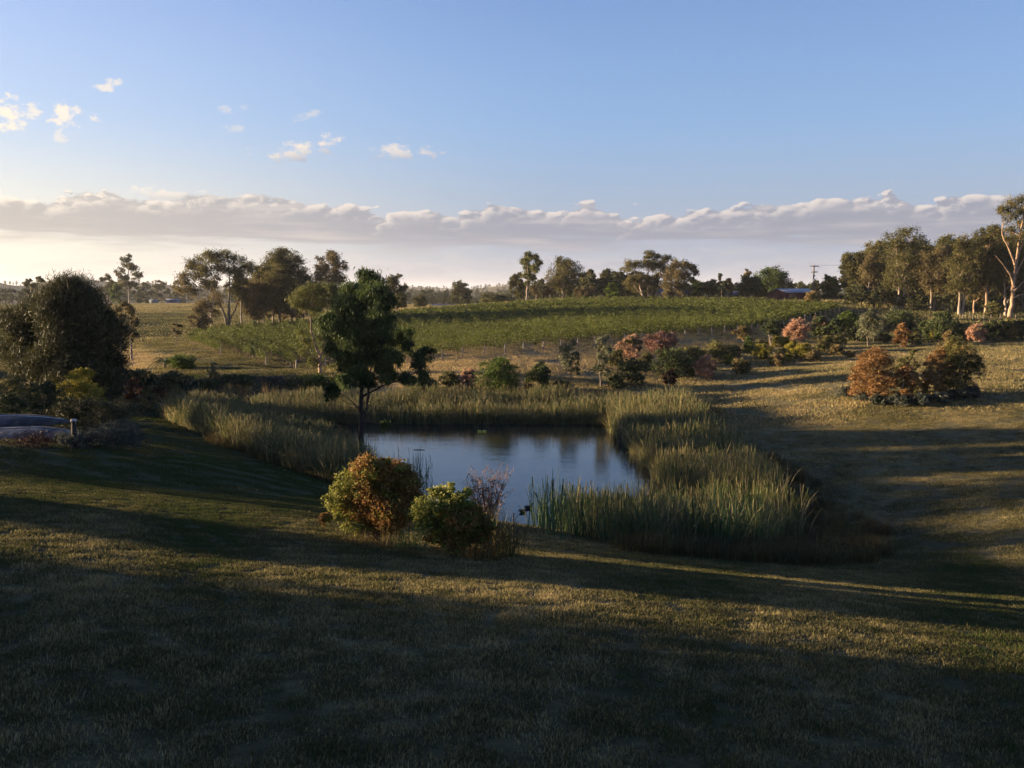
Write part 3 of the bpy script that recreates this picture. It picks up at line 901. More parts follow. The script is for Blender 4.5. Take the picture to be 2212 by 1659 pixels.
def auto_lobes(r, H, Wd, cb, n, shape='round'):
    out = []
    for i in range(n):
        t = (i + r.uniform(0.2, 0.8)) / n
        z = H * (cb + (0.93 - cb) * t)
        if shape == 'cone': prof = 1.0 - 0.85 * t
        elif shape == 'vase': prof = 0.45 + 0.6 * t if t < 0.75 else 1.0 - 1.3 * (t - 0.75)
        elif shape == 'column': prof = 0.75 + 0.25 * math.sin(math.pi * t)
        else: prof = math.sin(math.pi * (0.18 + 0.74 * t)) ** 0.8
        rr = Wd * 0.5 * r.uniform(0.36, 0.56) * (0.65 + 0.35 * prof)
        q = max(0, Wd * 0.5 * prof - rr * 0.6) * r.uniform(0.55, 1.05)
        a = i * 2.4 + r.uniform(-0.5, 0.5)
        lh = rr * r.uniform(0.7, 0.95) * (1.25 if shape in ('cone', 'column') else 1.0)
        z = min(z, H - lh * 0.8)
        out.append((q * math.cos(a), q * math.sin(a), z, rr, lh))
    return out


def spot(x, y=None, d=None):
    """a place on the ground: under picture point (x, y), 2212-wide, or in column x at d metres ahead"""
    if d is None: return ray_hit(x * K, y * K)
    dr = px_dir(x, 700); dr = dr / dr[1]
    return np.array([dr[0] * d, d, gz(dr[0] * d, d)])


def size_at(base, top=None, w=None):
    d = base[1]
    Hh = Ww = None
    if top is not None:
        dr = px_dir(1106, top); dr = dr / dr[1]
        Hh = CAMZ + dr[2] * d - base[2]
    if w is not None: Ww = w * K / FPX * d
    return Hh, Ww


DENS = 2.2


def plant(name, label, cat, base, lobes, leaf_key, n, L, Wd, seed, trunks=None, bark='grey', r0=0.15, droop=0.3, per=26, spread=0.26, shell=0.55,
          twigs=0.3, group=None, crown='crown', stem='trunk', extra=None, flat=1.0):
    r = np.random.default_rng(seed)
    n = int(n * DENS); Wd = Wd * 1.25; L = L * 1.12; per = int(per * 1.5)
    root = empty(name, base)
    tag(root, label, cat, group)
    (V, F), cc = foliage(lobes, n, L, Wd, r, droop, per, spread, shell, flat)
    obj(crown, make_mesh(crown, V, [F]), LM[leaf_key], root)
    if extra:
        for key, nn, sel, up in extra:          # a second leaf colour on some of the lobes
            lb = [lobes[i] for i in sel] if sel is not None else [(a, b, c + e * up, d * 0.92, e * 0.7) for a, b, c, d, e in lobes]
            (V, F), _ = foliage(lb, int(nn * DENS), L, Wd, r, droop, per, spread, max(shell, 0.7), flat)
            obj('blossom' if key in ('silver', 'pink') else crown, make_mesh(crown, V, [F]), LM[key], root)
    if trunks is None: trunks = [([(0, 0, -0.3), (0, 0, max(l[2] for l in lobes) * 0.75)], r0)]
    V, F = skeleton(trunks, lobes, r, r0, cc, twigs)
    obj(stem, make_mesh(stem, V, [F], smooth=True), BARK[bark], root)
    return root


def gum(label, x, y=None, d=None, top=600, w=50, cb=0.35, n=9, leaf='gum', bark='pale', seed=1, leaves_n=3600, r0=None, shape='round', lean=0.0, L=None, name='gum_tree', group=None, trunks=1, droop=0.45, spread=0.24):
    b = spot(x, y, d); Hh, Ww = size_at(b, top, w)
    r = np.random.default_rng(seed + 500)
    Hh = max(Hh, 2.0) * 1.05
    lobes = auto_lobes(r, Hh, Ww, cb, n, shape)
    lobes = [(a + lean * c, bb, c, dd, e) for a, bb, c, dd, e in lobes]
    r0 = r0 or Hh * 0.016 + 0.05
    L = L or max(0.16, b[1] / FPX * 1.55)
    tr = []
    for k in range(trunks):
        dx = (k - (trunks - 1) / 2) * Ww * 0.32
        tr.append(([(dx * 0.25, 0, -0.4), (dx * 0.4 + lean * Hh * 0.2, r.normal(0, .2), Hh * 0.3), (dx + lean * Hh * 0.75, r.normal(0, .4), Hh * 0.85)], r0))
    return plant(name, label, 'tree', b, lobes, leaf, leaves_n, L, L * 0.42, seed, tr, bark, r0, droop, 30, spread, 0.25, 0.45, group)


def shrub(label, x, y=None, d=None, top=760, w=50, leaf='olive', seed=1, n=2200, cat='shrub', name='shrub', shape='round', nl=9, cb=0.14, bark='grey', L=None, group=None, extra=None, droop=0.0, spread=0.19, flat=1.0, shell=0.4, stems=3, wl=0.5):
    b = spot(x, y, d); Hh, Ww = size_at(b, top, w)
    Hh = max(Hh, 0.35)
    r = np.random.default_rng(seed + 900)
    lobes = auto_lobes(r, Hh, Ww, cb, nl, shape)
    L = L or max(0.05, b[1] / FPX * 1.5)
    tr = []
    for k in range(stems):
        a = r.uniform(0, 6.28); q = Ww * 0.16
        tr.append(([(0.04 * math.cos(a), 0.04 * math.sin(a), -0.2), (q * math.cos(a), q * math.sin(a), Hh * 0.45), (q * 1.6 * math.cos(a), q * 1.6 * math.sin(a), Hh * 0.75)], 0.02 + Hh * 0.012))
    ex = [(k, nn, sel, up) for k, nn, sel, up in extra] if extra else None
    return plant(name, label, cat, b, lobes, leaf, n, L, L * wl, seed, tr, bark, 0.03 + Hh * 0.012, droop, 22, spread, shell, 0.12, group, 'foliage', 'stem', ex, flat)

# ------------------------------------------------------------------ vineyard
def build_vines():
    r = np.random.default_rng(21)
    px = [(190, 346), (243, 363), (289, 368), (340, 367), (430, 362), (461, 357.5), (539, 350.5), (613, 343.5), (674, 338.5), (734, 333.5), (762, 330), (800, 322), (846, 311), (743, 305.5), (590, 304.2), (478, 310.5), (404, 316.5), (309, 328), (250, 332), (190, 339)]
    poly = np.array([ray_hit(u, v)[:2] for u, v in px])
    ad = math.radians(118)                       # the rows climb away to the left
    D = np.array([math.cos(ad), math.sin(ad)]); Q = np.array([D[1], -D[0]])
    q = poly @ Q; t = poly @ D
    post_mat = plain('weathered_post', (0.25, 0.21, 0.17), (0.15, 0.12, 0.1), 6.0, 0.85)
    post = MB().box((0, 0, 0.45), (0.15, 0.15, 1.5), 0.3, 0.9)
    post.tube([(0, 0, 1.19), (0, 0, 1.28)], [0.07, 0.03], 6)
    post_me = None
    for qi in np.arange(q.min() + 1.2, q.max(), 3.0):
        tt = np.arange(t.min(), t.max(), 0.5)
        X = Q[0] * qi + D[0] * tt; Y = Q[1] * qi + D[1] * tt
        k = inside(poly, X, Y)
        if k.sum() < 12: continue
        tt = tt[k]; X = X[k]; Y = Y[k]; Z = ground(X, Y)
        ln = tt[-1] - tt[0]
        n = int(ln * 100)
        s = np.sort(r.uniform(tt[0], tt[-1], n))
        vig = 0.88 + 0.34 * np.sin(s * 3.5 + r.uniform(0, 6)) * np.sin(s * 1.7 + r.uniform(0, 6)) + r.normal(0, 0.10, n)
        keep = vig > 0.42; s = s[keep]; vig = np.clip(vig[keep], .4, 1.3); n = len(s)
        x = np.interp(s, tt, X); y = np.interp(s, tt, Y); z = np.interp(s, tt, Z)
        lat = r.normal(0, 0.26, n) * vig; hgt = 0.55 + 1.5 * r.beta(1.7, 1.6, n) * vig + 0.25 * (r.random(n) < 0.08)
        P = np.column_stack([x + Q[0] * lat, y + Q[1] * lat, z + hgt])
        base = np.array([X[0], Y[0], Z[0]])
        Dv = r.normal(size=(n, 3)); Dv[:, 2] -= 0.5
        sz = np.clip(y / FPX * 1.4, 0.15, 0.34)
        V, F = leaves(P - base, Dv, sz * r.uniform(.7, 1.3, n), sz * r.uniform(.5, .95, n), r)
        root = empty('vine_row', base)
        tag(root, 'leafy row of grapevines on the vineyard slope', 'vine row', 'vine rows of the hillside vineyard')
        obj('canopy', make_mesh('canopy', V, [F]), LM['vine'], root)
        # trunks of the vines along the row
        sv = np.arange(tt[0] + 0.6, tt[-1], 1.8); mb = MB()
        for a in sv[:70]:
            p = np.array([np.interp(a, tt, X), np.interp(a, tt, Y), np.interp(a, tt, Z)]) - base
            mb.tube([p, p + np.array([r.normal(0, .04), 0, 0.9])], [0.05, 0.035], 3, cap=False)
        tag(mb.build('vine_trunks', BARK['twig'], root), kind='stuff')
        if post_me is None:
            po = post.build('end_post', post_mat, root); post_me = po.data
        else: po = obj('end_post', post_me, None, root)
        e = np.array([X[0], Y[0]]) - D * 0.6
        po.location = (e[0] - base[0], e[1] - base[1], gz(e[0], e[1]) - base[2])
        po.rotation_euler = (r.normal(0, .05), r.normal(0, .05), r.uniform(0, 3))


build_vines()

# ------------------------------------------------------------------ the tall dark tree on the pond's left shore
def center_tree():
    b = spot(775, d=64.5); b[2] = max(b[2], -0.2)
    s = b[1] / FPX * K * 0.2696                        # metres per enlarged-view pixel
    def loc(zx, zy): return (zx - 412) * s, (1585 - zy) * s
    L = [(460, 130, 80), (470, 220, 120), (370, 270, 110), (560, 290, 120), (650, 340, 95), (320, 400, 120), (480, 440, 140), (620, 480, 120), (220, 500, 95), (140, 600, 65), (195, 690, 75),
         (390, 590, 130), (550, 620, 125), (680, 620, 85), (790, 600, 50), (800, 690, 55), (310, 760, 85), (420, 790, 105), (570, 790, 105), (715, 770, 70), (285, 870, 60), (420, 910, 85), (585, 890, 75), (650, 930, 45),
         (945, 750, 72), (890, 850, 70), (935, 920, 50), (760, 960, 55), (860, 780, 45), (850, 945, 40), (690, 935, 40), (340, 930, 60), (490, 950, 60), (260, 960, 50), (215, 1030, 60), (170, 1080, 40), (590, 1345, 42)]
    r = np.random.default_rng(5)
    lobes = []
    for zx, zy, rr in L:
        x, z = loc(zx, zy); R = rr * s * 0.97
        depth = r.uniform(-1, 1) * max(0.4, 3.0 - abs(x) * 0.45)
        lobes.append((x, depth, z, R, R * 0.95))
    tr = [([(0, 0, -0.6), loc3(loc(415, 1300)), loc3(loc(420, 1040)), loc3(loc(470, 700), .3), loc3(loc(470, 260), .2)], 0.24),
          ([loc3(loc(420, 1300), .1), loc3(loc(465, 1140), .3), loc3(loc(480, 900), .6), loc3(loc(560, 600), .8)], 0.13),
          ([loc3(loc(430, 1080)), loc3(loc(640, 970), -.3), loc3(loc(760, 940), -.5), loc3(loc(900, 860), -.6)], 0.08),
          ([loc3(loc(415, 1200)), loc3(loc(330, 1110), .2), loc3(loc(215, 1040), .5)], 0.06)]
    plant('wattle_tree', 'tall dark green drooping tree rising from the reeds on the left shore', 'tree', b, lobes, 'wattle', 30000, 0.26, 0.055, 5, tr, 'dark', 0.22, 1.1, 26, 0.25, 0.3, 0.3)


def loc3(p, dy=0.0): return (p[0], dy, p[1])


center_tree()

# ------------------------------------------------------------------ left side
def sheoak(label, x, d, top, w, seed, n, leafk='sheoak', nl=16, cb=0.12):
    b = spot(x, d=d); Hh, Ww = size_at(b, top, w)
    r = np.random.default_rng(seed + 70)
    lobes = []
    for i in range(nl):
        t = (i + 0.5) / nl
        z = Hh * (cb + (0.86 - cb) * t); prof = (1 - 0.55 * t ** 1.5)
        a = i * 2.4 + r.uniform(-.4, .4); q = Ww * 0.30 * prof * r.uniform(0.5, 1.1)
        rr = Ww * 0.5 * r.uniform(.34, .5) * (0.75 + 0.35 * prof)
        lobes.append((q * math.cos(a), q * math.sin(a), z, rr, Hh * r.uniform(.13, .19)))
    tr = [([(q * .4, 0, -0.4), (q, r.normal(0, .4), Hh * .45), (q * 1.5, r.normal(0, .6), Hh * .88)], 0.16) for q in (-Ww * .14, 0.1, Ww * .15)]
    plant('sheoak_tree', label, 'tree', b, lobes, leafk, n, 0.5, 0.05, seed, tr, 'dark', 0.15, -0.35, 34, 0.26, 0.3, 0.1)


sheoak('huge dark bushy sheoak at the left of the pond', 160, 79.5, 592, 225, 3, 42000)
sheoak('smaller brownish sheoak leaning out at the left picture edge', 62, 83, 636, 150, 4, 19000, nl=12)

SH = 'shrubs in the garden beds left of the pond'
shrub('bright yellow-green rounded bush in front of the dark sheoak', 165, d=71, top=795, w=88, leaf='yellow', seed=11, n=4200, nl=10, cb=0.2)
shrub('small low yellow-green bush just right of the large yellow one', 198, d=69, top=838, w=46, leaf='yellow', seed=12, n=1600, nl=7)
shrub('dark maroon bush beside the mown track on the left', 276, d=84, top=817, w=56, leaf='maroon', seed=13, n=2200)
shrub('small dark bush with orange shoot tips beside the track', 312, d=81, top=836, w=38, leaf='olive', seed=14, n=1600, extra=[('tan', 260, None, 0.7)])
shrub('dull olive shrub at the left edge below the sheoak', 20, d=58, top=812, w=110, leaf='olive', seed=15, n=3200)
shrub('dark olive shrub between the left edge and the yellow bush', 92, d=60, top=824, w=100, leaf='dark', seed=16, n=3200)
shrub('brown scrubby shrub behind the upturned boats', 160, d=54, top=862, w=120, leaf='sheoak', seed=17, n=4200)
shrub('wispy dark bush right of the upturned boats', 225, d=50, top=868, w=105, leaf='sheoak', seed=18, n=4600, spread=0.34, nl=10)
shrub('low blue-grey mounding shrub at the end of the left bed', 245, d=45, top=915, w=125, leaf='greyblue', seed=19, n=4800, nl=10)
shrub('low blue-grey shrub under the pale boat', 150, d=42.5, top=935, w=100, leaf='greyblue', seed=20, n=3000, nl=8)
shrub('dark twiggy brown shrub in front of the boats at the left edge', 50, d=40.5, top=940, w=130, leaf='maroon', seed=22, n=1500, nl=9, spread=0.36)
shrub('dark green bush at the left edge above the boats', 8, d=52, top=850, w=90, leaf='dark', seed=23, n=2600)


def boat(name, label, center, length, beam, height, rz, mat, seam=None, tilt=0.0, roll=0.0):
    """an upturned dinghy hull lofted from cross sections"""
    n, m = 15, 11
    V = []
    for i in range(n):
        t = i / (n - 1)
        wd = beam / 2 * (1 - abs(2 * t - 0.75) ** 2.6 * 0.42) * (1 if t < 0.5 else math.sqrt(max(0.015, 1 - ((t - 0.5) / 0.5) ** 2.0)))
        hh = height * (0.82 + 0.18 * math.sin(math.pi * t)) * (1 - .6 * max(0, (t - .6) / .4) ** 2)
        for j in range(m):
            a = math.pi * j / (m - 1)
            V.append(((t - .5) * length, -wd * math.cos(a), hh * math.sin(a) ** 0.65))
    F = [[i * m + j, i * m + j + 1, (i + 1) * m + j + 1, (i + 1) * m + j] for i in range(n - 1) for j in range(m - 1)]
    V = np.array(V); V = np.vstack([V, V * np.array([.985, .94, .93])])
    k = n * m
    F += [[k + f[3], k + f[2], k + f[1], k + f[0]] for f in F]
    F += [[i * m, (i + 1) * m, k + (i + 1) * m, k + i * m] for i in range(n - 1)] + [[i * m + m - 1, k + i * m + m - 1, k + (i + 1) * m + m - 1, (i + 1) * m + m - 1] for i in range(n - 1)]
    F += [[j, k + j, k + j + 1, j + 1] for j in range(m - 1)]
    root = empty(name, center, rz); tag(root, label, 'boat')
    root.rotation_euler = (roll, tilt, rz)
    mb = MB(); mb.add(V, F); mb.build('hull', mat, root, smooth=True)
    kb = MB()
    pts = [((t - .5) * length, 0, height * (0.82 + 0.18 * math.sin(math.pi * t)) * (1 - .6 * max(0, (t - .6) / .4) ** 2) + 0.01) for t in np.linspace(0.02, 0.93, 9)]
    kb.tube(pts, [0.025] * 9, 4); kb.build('keel', seam or mat, root)
    gb = MB()
    for sgn in (-1, 1):
        gp = []
        for t in np.linspace(0, 0.98, 12):
            wd = beam / 2 * (1 - abs(2 * t - 0.75) ** 2.6 * 0.42) * (1 if t < 0.5 else math.sqrt(max(0.015, 1 - ((t - 0.5) / 0.5) ** 2.0)))
            gp.append(((t - .5) * length, sgn * wd, 0.02))
        gb.tube(gp, [0.03] * 12, 5)
    gb.build('gunwale', mat, root)
    return root


hullg = plain('grey_hull', (0.10, 0.09, 0.085), (0.035, 0.032, 0.03), 1.6, 0.85)
hullw = plain('pale_hull', (0.24, 0.215, 0.19), (0.07, 0.065, 0.055), 1.8, 0.85)
seamm = plain('pale_strip', (0.6, 0.58, 0.52), (0.4, 0.38, 0.34), 3.0, 0.5)
trest = plain('trestle_timber', (0.14, 0.11, 0.08), (0.08, 0.06, 0.045), 6.0, 0.9)


def rest_boat(label, x, d, ybot, length, beam, height, rz, mat, seam, tilt, roll, legs):
    dr = px_dir(x, ybot); dr = dr / dr[1]; z = CAMZ + dr[2] * d
    boat('upturned_boat', label, (dr[0] * d, d, z), length, beam, height, rz, mat, seam, tilt, roll)
    for off, lab in legs:
        px_, py_ = dr[0] * d + off * math.cos(rz), d + off * math.sin(rz); g0 = gz(px_, py_); hgt = max(.12, z - g0 - .02)
        root = empty('trestle', (px_, py_, g0)); tag(root, lab, 'trestle')
        MB().box((0, 0, hgt - .05), (0.1, 1.1, 0.1)).build('beam', trest, root)
        for sg in (-1, 1): MB().box((0, sg * .42, (hgt - .1) / 2 - .15), (0.09, 0.09, hgt + .2)).build('leg', trest, root)


rest_boat('dark grey upturned boat with a pale strip, behind the pale one', 30, 50, 912, 6.4, 2.0, 0.36, 0.10, hullg, seamm, 0.02, 0.16,
          ((-1.6, 'timber trestle under the left of the dark grey boat'), (1.6, 'timber trestle under the bow of the dark grey boat')))
rest_boat('pale grey upturned boat with rounded bow, half hidden by shrubs', 48, 44.5, 942, 6.2, 1.7, 0.42, -0.04, hullw, None, -0.03, 0.16,
          ((-1.2, 'timber trestle under the middle of the pale boat'), (1.7, 'timber trestle under the bow of the pale boat')))
p = spot(148, d=42); root = empty('timber_post', p); tag(root, 'short timber post with a pale top in front of the boats', 'post')
hp = size_at(p, 905)[0]
MB().tube([(0, 0, -.3), (0, 0, hp * .5), (0.01, 0, hp - .12)], [.13, .125, .12], 9).build('shaft', BARK['dark'], root, True)
MB().tube([(0.01, 0, hp - .119), (0.01, 0, hp - .03), (0.01, 0, hp)], [.145, .145, .06], 9).build('cap', plain('pale_cap', (.5, .46, .4), (.35, .3, .25), 5), root, True)

# dark hedge below the dam, sapling, palm
HG = 'dark bushes along the hollow below the dam'
for x, d, top, w, lf, sd, lab in (
        (232, 96, 792, 90, 'dark', 31, 'dark bush at the right foot of the big sheoak'), (300, 97, 800, 80, 'dark', 32, 'dark bush below the dry orange bank'),
        (372, 98, 806, 95, 'dark', 33, 'very dark rounded bush under the palm'), (440, 97, 822, 70, 'dark', 34, 'low dark bush below the grey sapling'),
        (515, 98, 812, 90, 'dark', 35, 'dark green rounded bush in the middle of the hollow hedge'), (585, 97, 816, 62, 'greyblue', 36, 'grey flowering bush right of the dark rounded hedge bush'),
        (640, 97, 822, 55, 'dark', 37, 'small dark bush left of the orange-barked tree'), (682, 98, 812, 75, 'green', 38, 'bright green bush just left of the tall dark tree'),
        (388, 112, 768, 70, 'green', 39, 'soft light green bush beside the palm'), (330, 93, 838, 60, 'maroon', 40, 'low reddish bush behind the dam crest reeds')):
    shrub(lab, x, d=d, top=top, w=w, leaf=lf, seed=sd, n=2600)
shrub('thin grey-green sapling standing in the sunny grass', 458, d=101, top=782, w=36, leaf='silver', seed=41, n=700, shape='cone', nl=7, stems=1, name='sapling', cat='sapling')


def palm(label, x, d, top, seed, n=14, fl=2.2):
    b = spot(x, d=d); Hh, _ = size_at(b, top); r = np.random.default_rng(seed)
    root = empty('palm_tree', b); tag(root, label, 'palm')
    th = max(0.5, Hh - fl * 0.45)
    MB().tube([(0, 0, -.3), (.03, 0, th * .5), (.0, 0.03, th)], [.17, .14, .13], 8).build('trunk', BARK['grey'], root, True)
    for i in range(n):
        a = i * 2.4; rise = r.uniform(0.1, 1.0); D = np.array([math.cos(a), math.sin(a), 0])
        t = np.linspace(0, 1, 9)
        P = np.array([0, 0, th]) + D * (fl * t)[:, None] + np.outer(rise * fl * t * .75 - fl * 0.85 * t ** 2.1, [0, 0, 1])
        V, F = tube(P, 0.025 * (1 - .8 * t), 3); mb = MB(); mb.add(V, F.tolist())
        T = np.gradient(P, axis=0); T /= np.linalg.norm(T, axis=1, keepdims=True); S = np.cross(T, [0, 0, 1])
        for j in range(1, 9):
            for sg in (-1, 1):
                for q in (0, .5):
                    p0 = P[j - 1] * (1 - q) + P[j] * q; ll = 0.55 * math.sin(math.pi * min(.95, .15 + .8 * j / 9)) + .12
                    dv = S[j] * sg * .8 + T[j] * .5 + np.array([0, 0, -.45]); dv /= np.linalg.norm(dv)
                    e = p0 + dv * ll; w = T[j] * .05
                    mb.add([p0 - w, p0 + w, e], [(0, 1, 2)])
        mb.build('frond', LM['palm'], root)


palm('small dark palm beside the light green bush on the left', 352, 113, 762, 5)

# low crop rows across the left paddock
def crop_rows():
    r = np.random.default_rng(88)
    for k, (v, u0, u1) in enumerate(((315, 136, 186), (318.3, 136, 182), (322, 135, 178), (326, 135, 176), (330, 135, 174), (333.4, 134, 172), (337, 134, 170))):
        a = ray_hit(u0 - 8, v); b = ray_hit(u1, v); n = int(np.linalg.norm(b - a) * 26)
        q = r.random(n); x = a[0] + (b[0] - a[0]) * q; y = a[1] + (b[1] - a[1]) * q; z = ground(x, y)
        P = np.column_stack([x + r.normal(0, .25, n), y + r.normal(0, .3, n), z + r.uniform(.05, .75, n)]) - a
        V, F = leaves(P, r.normal(size=(n, 3)), .34, .17, r)
        root = empty('crop_row', a); tag(root, ['farthest', 'second farthest', 'third farthest', 'middle', 'third nearest', 'second nearest', 'nearest'][k] + ' low dark crop row across the left paddock', 'crop row', 'crop rows of the left paddock')
        obj('foliage', make_mesh('foliage', V, [F]), LM['dark'], root)


crop_rows()

# trees by the left paddock
gum('slender tree with thin pale trunk right of the big sheoak', 281, d=125, top=652, w=44, cb=0.35, n=8, leaf='gum_brown', seed=51, leaves_n=2600, shape='column')
gum('small dull tree tucked against the right flank of the sheoak', 258, d=118, top=660, w=40, cb=0.25, n=7, leaf='gum_brown', seed=52, leaves_n=2000)
gum('small thin almost bare tree at the corner of the left vineyard', 379, d=150, top=697, w=30, cb=0.4, n=5, leaf='gum_brown', bark='grey', seed=53, leaves_n=550)
gum('tall round-headed gum standing alone on the left skyline', 281, d=420, top=552, w=56, cb=0.34, n=9, leaf='gum_dark', seed=54, leaves_n=2600)
gum('short round tree left of the tall skyline gum', 234, d=430, top=594, w=40, cb=0.3, n=6, leaf='gum_dark', seed=55, leaves_n=1400)
gum('light green round tree below the tall skyline gum', 252, d=395, top=614, w=38, cb=0.15, n=7, leaf='green', bark='grey', seed=56, leaves_n=1600)
gum('dark tree poking above the left shoulder of the big sheoak', 88, d=300, top=596, w=34, cb=0.3, n=7, leaf='gum_dark', seed=57, leaves_n=1500)
gum('pale thin tree behind the left edge of the sheoak', 66, d=320, top=600, w=30, cb=0.3, n=6, leaf='gum_dark', seed=58, leaves_n=1100)
for x, d, top, w, sd, lab in ((318, 610, 610, 34, 61, 'dark tree left of the pale green shed'), (352, 615, 604, 38, 62, 'dark tree behind the gap between the two far sheds'), (388, 600, 606, 36, 63, 'dark tree behind the blue far shed'), (300, 560, 620, 26, 64, 'low dark tree at the left end of the far hedge')):
    gum(lab, x, d=d, top=top, w=w, cb=0.1, n=7, leaf='gum_dark', bark='dark', seed=sd, leaves_n=1300)


def shed(label, x, d, wpx, toppx, depth, wallm, roofm, rz=0.0, pitch=0.25, name='shed', cat='shed', door=True, trim=None, hmax=5.5):
    b = spot(x, d=d); Hh, Ww = size_at(b, toppx, wpx); Hh = min(max(Hh, 2.2), hmax)
    root = empty(name, b, rz); tag(root, label, cat)
    ev = Hh * (1 - pitch)
    mb = MB(); w, dp = Ww / 2, depth / 2
    mb.add([(-w, -dp, -.4), (w, -dp, -.4), (w, dp, -.4), (-w, dp, -.4), (-w, -dp, ev), (w, -dp, ev), (w, dp, ev), (-w, dp, ev), (-w, 0, Hh - .06), (w, 0, Hh - .06)],
           [(0, 1, 5, 4), (2, 3, 7, 6), (1, 2, 6, 5), (3, 0, 4, 7), (5, 6, 9), (7, 4, 8)])
    mb.build('wall', wallm, root)
    ov = 0.35
    rb = MB(); sl = (Hh - ev) / dp
    for sg in (-1, 1):
        e = ev - ov * sl
        A = [(-w - ov, sg * (dp + ov), e), (w + ov, sg * (dp + ov), e), (w + ov, 0, Hh), (-w - ov, 0, Hh)]
        B = [(q[0], q[1], q[2] + .1) for q in A]
        rb.add(A + B, [(0, 1, 2, 3), (7, 6, 5, 4), (0, 4, 5, 1), (1, 5, 6, 2), (2, 6, 7, 3), (3, 7, 4, 0)])
    rb.build('roof', roofm, root)
    dm = trim or roofm
    if door: MB().box((-w * .3, -dp - .03, ev * .42), (min(2.4, w * .5), .06, ev * .84)).build('door', dm, root)
    for q in (.35, .75): MB().box((w * q, -dp - .03, ev * .6), (w * .22, .05, ev * .3)).build('window', GLASS, root)
    return root, Hh, Ww, ev


GLASS = plain('window_glass', (0.03, 0.04, 0.05), (0.05, 0.06, 0.07), 1.0, 0.15, spec=0.6)
WHITE = plain('white_wall', (0.72, 0.68, 0.60), (0.6, 0.56, 0.5), 1.0, 0.8)
SLATE = plain('slate_roof', (0.10, 0.11, 0.14), (0.07, 0.075, 0.09), 2.0, 0.6)
TEAL = plain('teal_wall', (0.13, 0.2, 0.185), (0.1, 0.15, 0.14), 2.0, 0.7)
BLUE = plain('blue_wall', (0.12, 0.16, 0.26), (0.09, 0.12, 0.19), 2.0, 0.7)
TIN = plain('tin_roof', (0.30, 0.31, 0.33), (0.20, 0.20, 0.22), 2.0, 0.45, 0.4, stretch=(8, 1, 1))
REDW = plain('red_iron_wall', (0.12, 0.022, 0.018), (0.07, 0.015, 0.012), 1.2, 0.7, stretch=(6, 6, .4))
BRICK = plain('brown_wall', (0.26, 0.13, 0.07), (0.18, 0.09, 0.05), 2.0, 0.8)
CREAM = plain('cream_wall', (0.55, 0.43, 0.25), (0.42, 0.33, 0.2), 1.5, 0.8)
shed('small pale green shed on the far left rise', 335, 520, 14, 633, 4, TEAL, SLATE, hmax=2.7)
shed('blue farm shed beside the left gum stand', 376, 525, 24, 631, 6, BLUE, SLATE, hmax=3.0)

# ------------------------------------------------------------------ the left stand of gums
def lobed_gum(label, x, d, lobes_px, trunks_px, org, sc, leafk, bark, n, seed, r0=0.3, L=None, name='gum_tree', droop=0.45, depth=0.8, twigs=0.3, base=None, spread=0.27):
    """lobes and trunks given in an enlarged picture view: org = that view's position of the foot, sc = picture px (2212) per view px"""
    b = spot(x, d=d)
    s = sc * K / FPX * b[1]; r = np.random.default_rng(seed + 33)
    conv = lambda zx, zy: ((zx - org[0]) * s, (org[1] - zy) * s)
    lobes = []
    for zx, zy, rr in lobes_px:
        a, z = conv(zx, zy); R = rr * s * 1.15
        lobes.append((a, r.uniform(-1, 1) * R * 1.6 * depth, z, R, R * .85))
    tr = [([loc3(conv(*q), r.normal(0, .25) if i else 0) for i, q in enumerate(path)], rad) for path, rad in trunks_px]
    L = L or max(0.16, b[1] / FPX * 1.5)
    return plant(name, label, 'tree', b, lobes, leafk, n, L, L * .42, seed, tr, bark, r0, droop, 30, spread, 0.25, twigs + .15)


Z2 = 0.422 * 0.6777
lobed_gum('wide-crowned gum with forked pale trunk at the left of the stand', 492, 184,
          [(270, 235, 55), (330, 205, 50), (440, 175, 55), (540, 170, 60), (620, 200, 60), (690, 250, 50), (300, 300, 55), (400, 270, 55), (500, 260, 60), (590, 290, 60), (660, 340, 50), (380, 370, 45), (560, 400, 45), (620, 440, 45), (470, 340, 40)],
          [([(535, 755), (530, 640), (470, 500), (400, 400), (300, 250)], .34), ([(545, 750), (545, 560), (555, 420), (560, 200)], .34), ([(550, 640), (600, 560), (650, 400)], .2)],
          (535, 745), Z2, 'gum', 'grey', 7500, 71, 0.3)
lobed_gum('brown thin gum between the dark tree and the forked gum', 456, 178, [(400, 400, 60), (430, 500, 60), (380, 560, 50), (240, 340, 60), (220, 420, 55), (300, 440, 55), (330, 540, 50), (440, 600, 40)],
          [([(410, 775), (410, 600), (380, 450), (260, 350)], .22), ([(418, 775), (420, 600), (430, 450)], .18)], (412, 770), Z2, 'gum_brown', 'pale', 3600, 72)
gum('short dark dense tree at the left corner of the stand', 429, d=176, top=668, w=50, cb=0.25, n=8, leaf='gum_brown', bark='dark', seed=73, leaves_n=3000)
gum('straight bare-trunked gum just right of the forked gum', 522, d=186, top=600, w=44, cb=0.55, n=7, leaf='gum_dark', seed=74, leaves_n=2200)
ST = ((548, 190, 610, 46, 'gum_brown', 'thin gum with a low leafy crown, second right of the forked gum'), (559, 196, 575, 50, 'gum_dark', 'thin gum with a paired trunk near the middle of the left stand'),
      (570, 192, 590, 46, 'gum_brown', 'brown gum in the middle of the left stand'), (590, 196, 560, 62, 'gum_dark', 'dark gum left of the stand summit'),
      (604, 192, 540, 66, 'gum', 'lightest and tallest gum topping the left stand'), (612, 198, 600, 60, 'gum_brown', 'brown-leaved gum under the stand summit'),
      (630, 196, 551, 74, 'gum_dark', 'dense dark gum right of the stand summit'), (640, 192, 610, 54, 'gum_brown', 'slim gum at the right end of the left stand'), (655, 200, 590, 60, 'gum_dark', 'dark gum behind the orange-barked tree'))
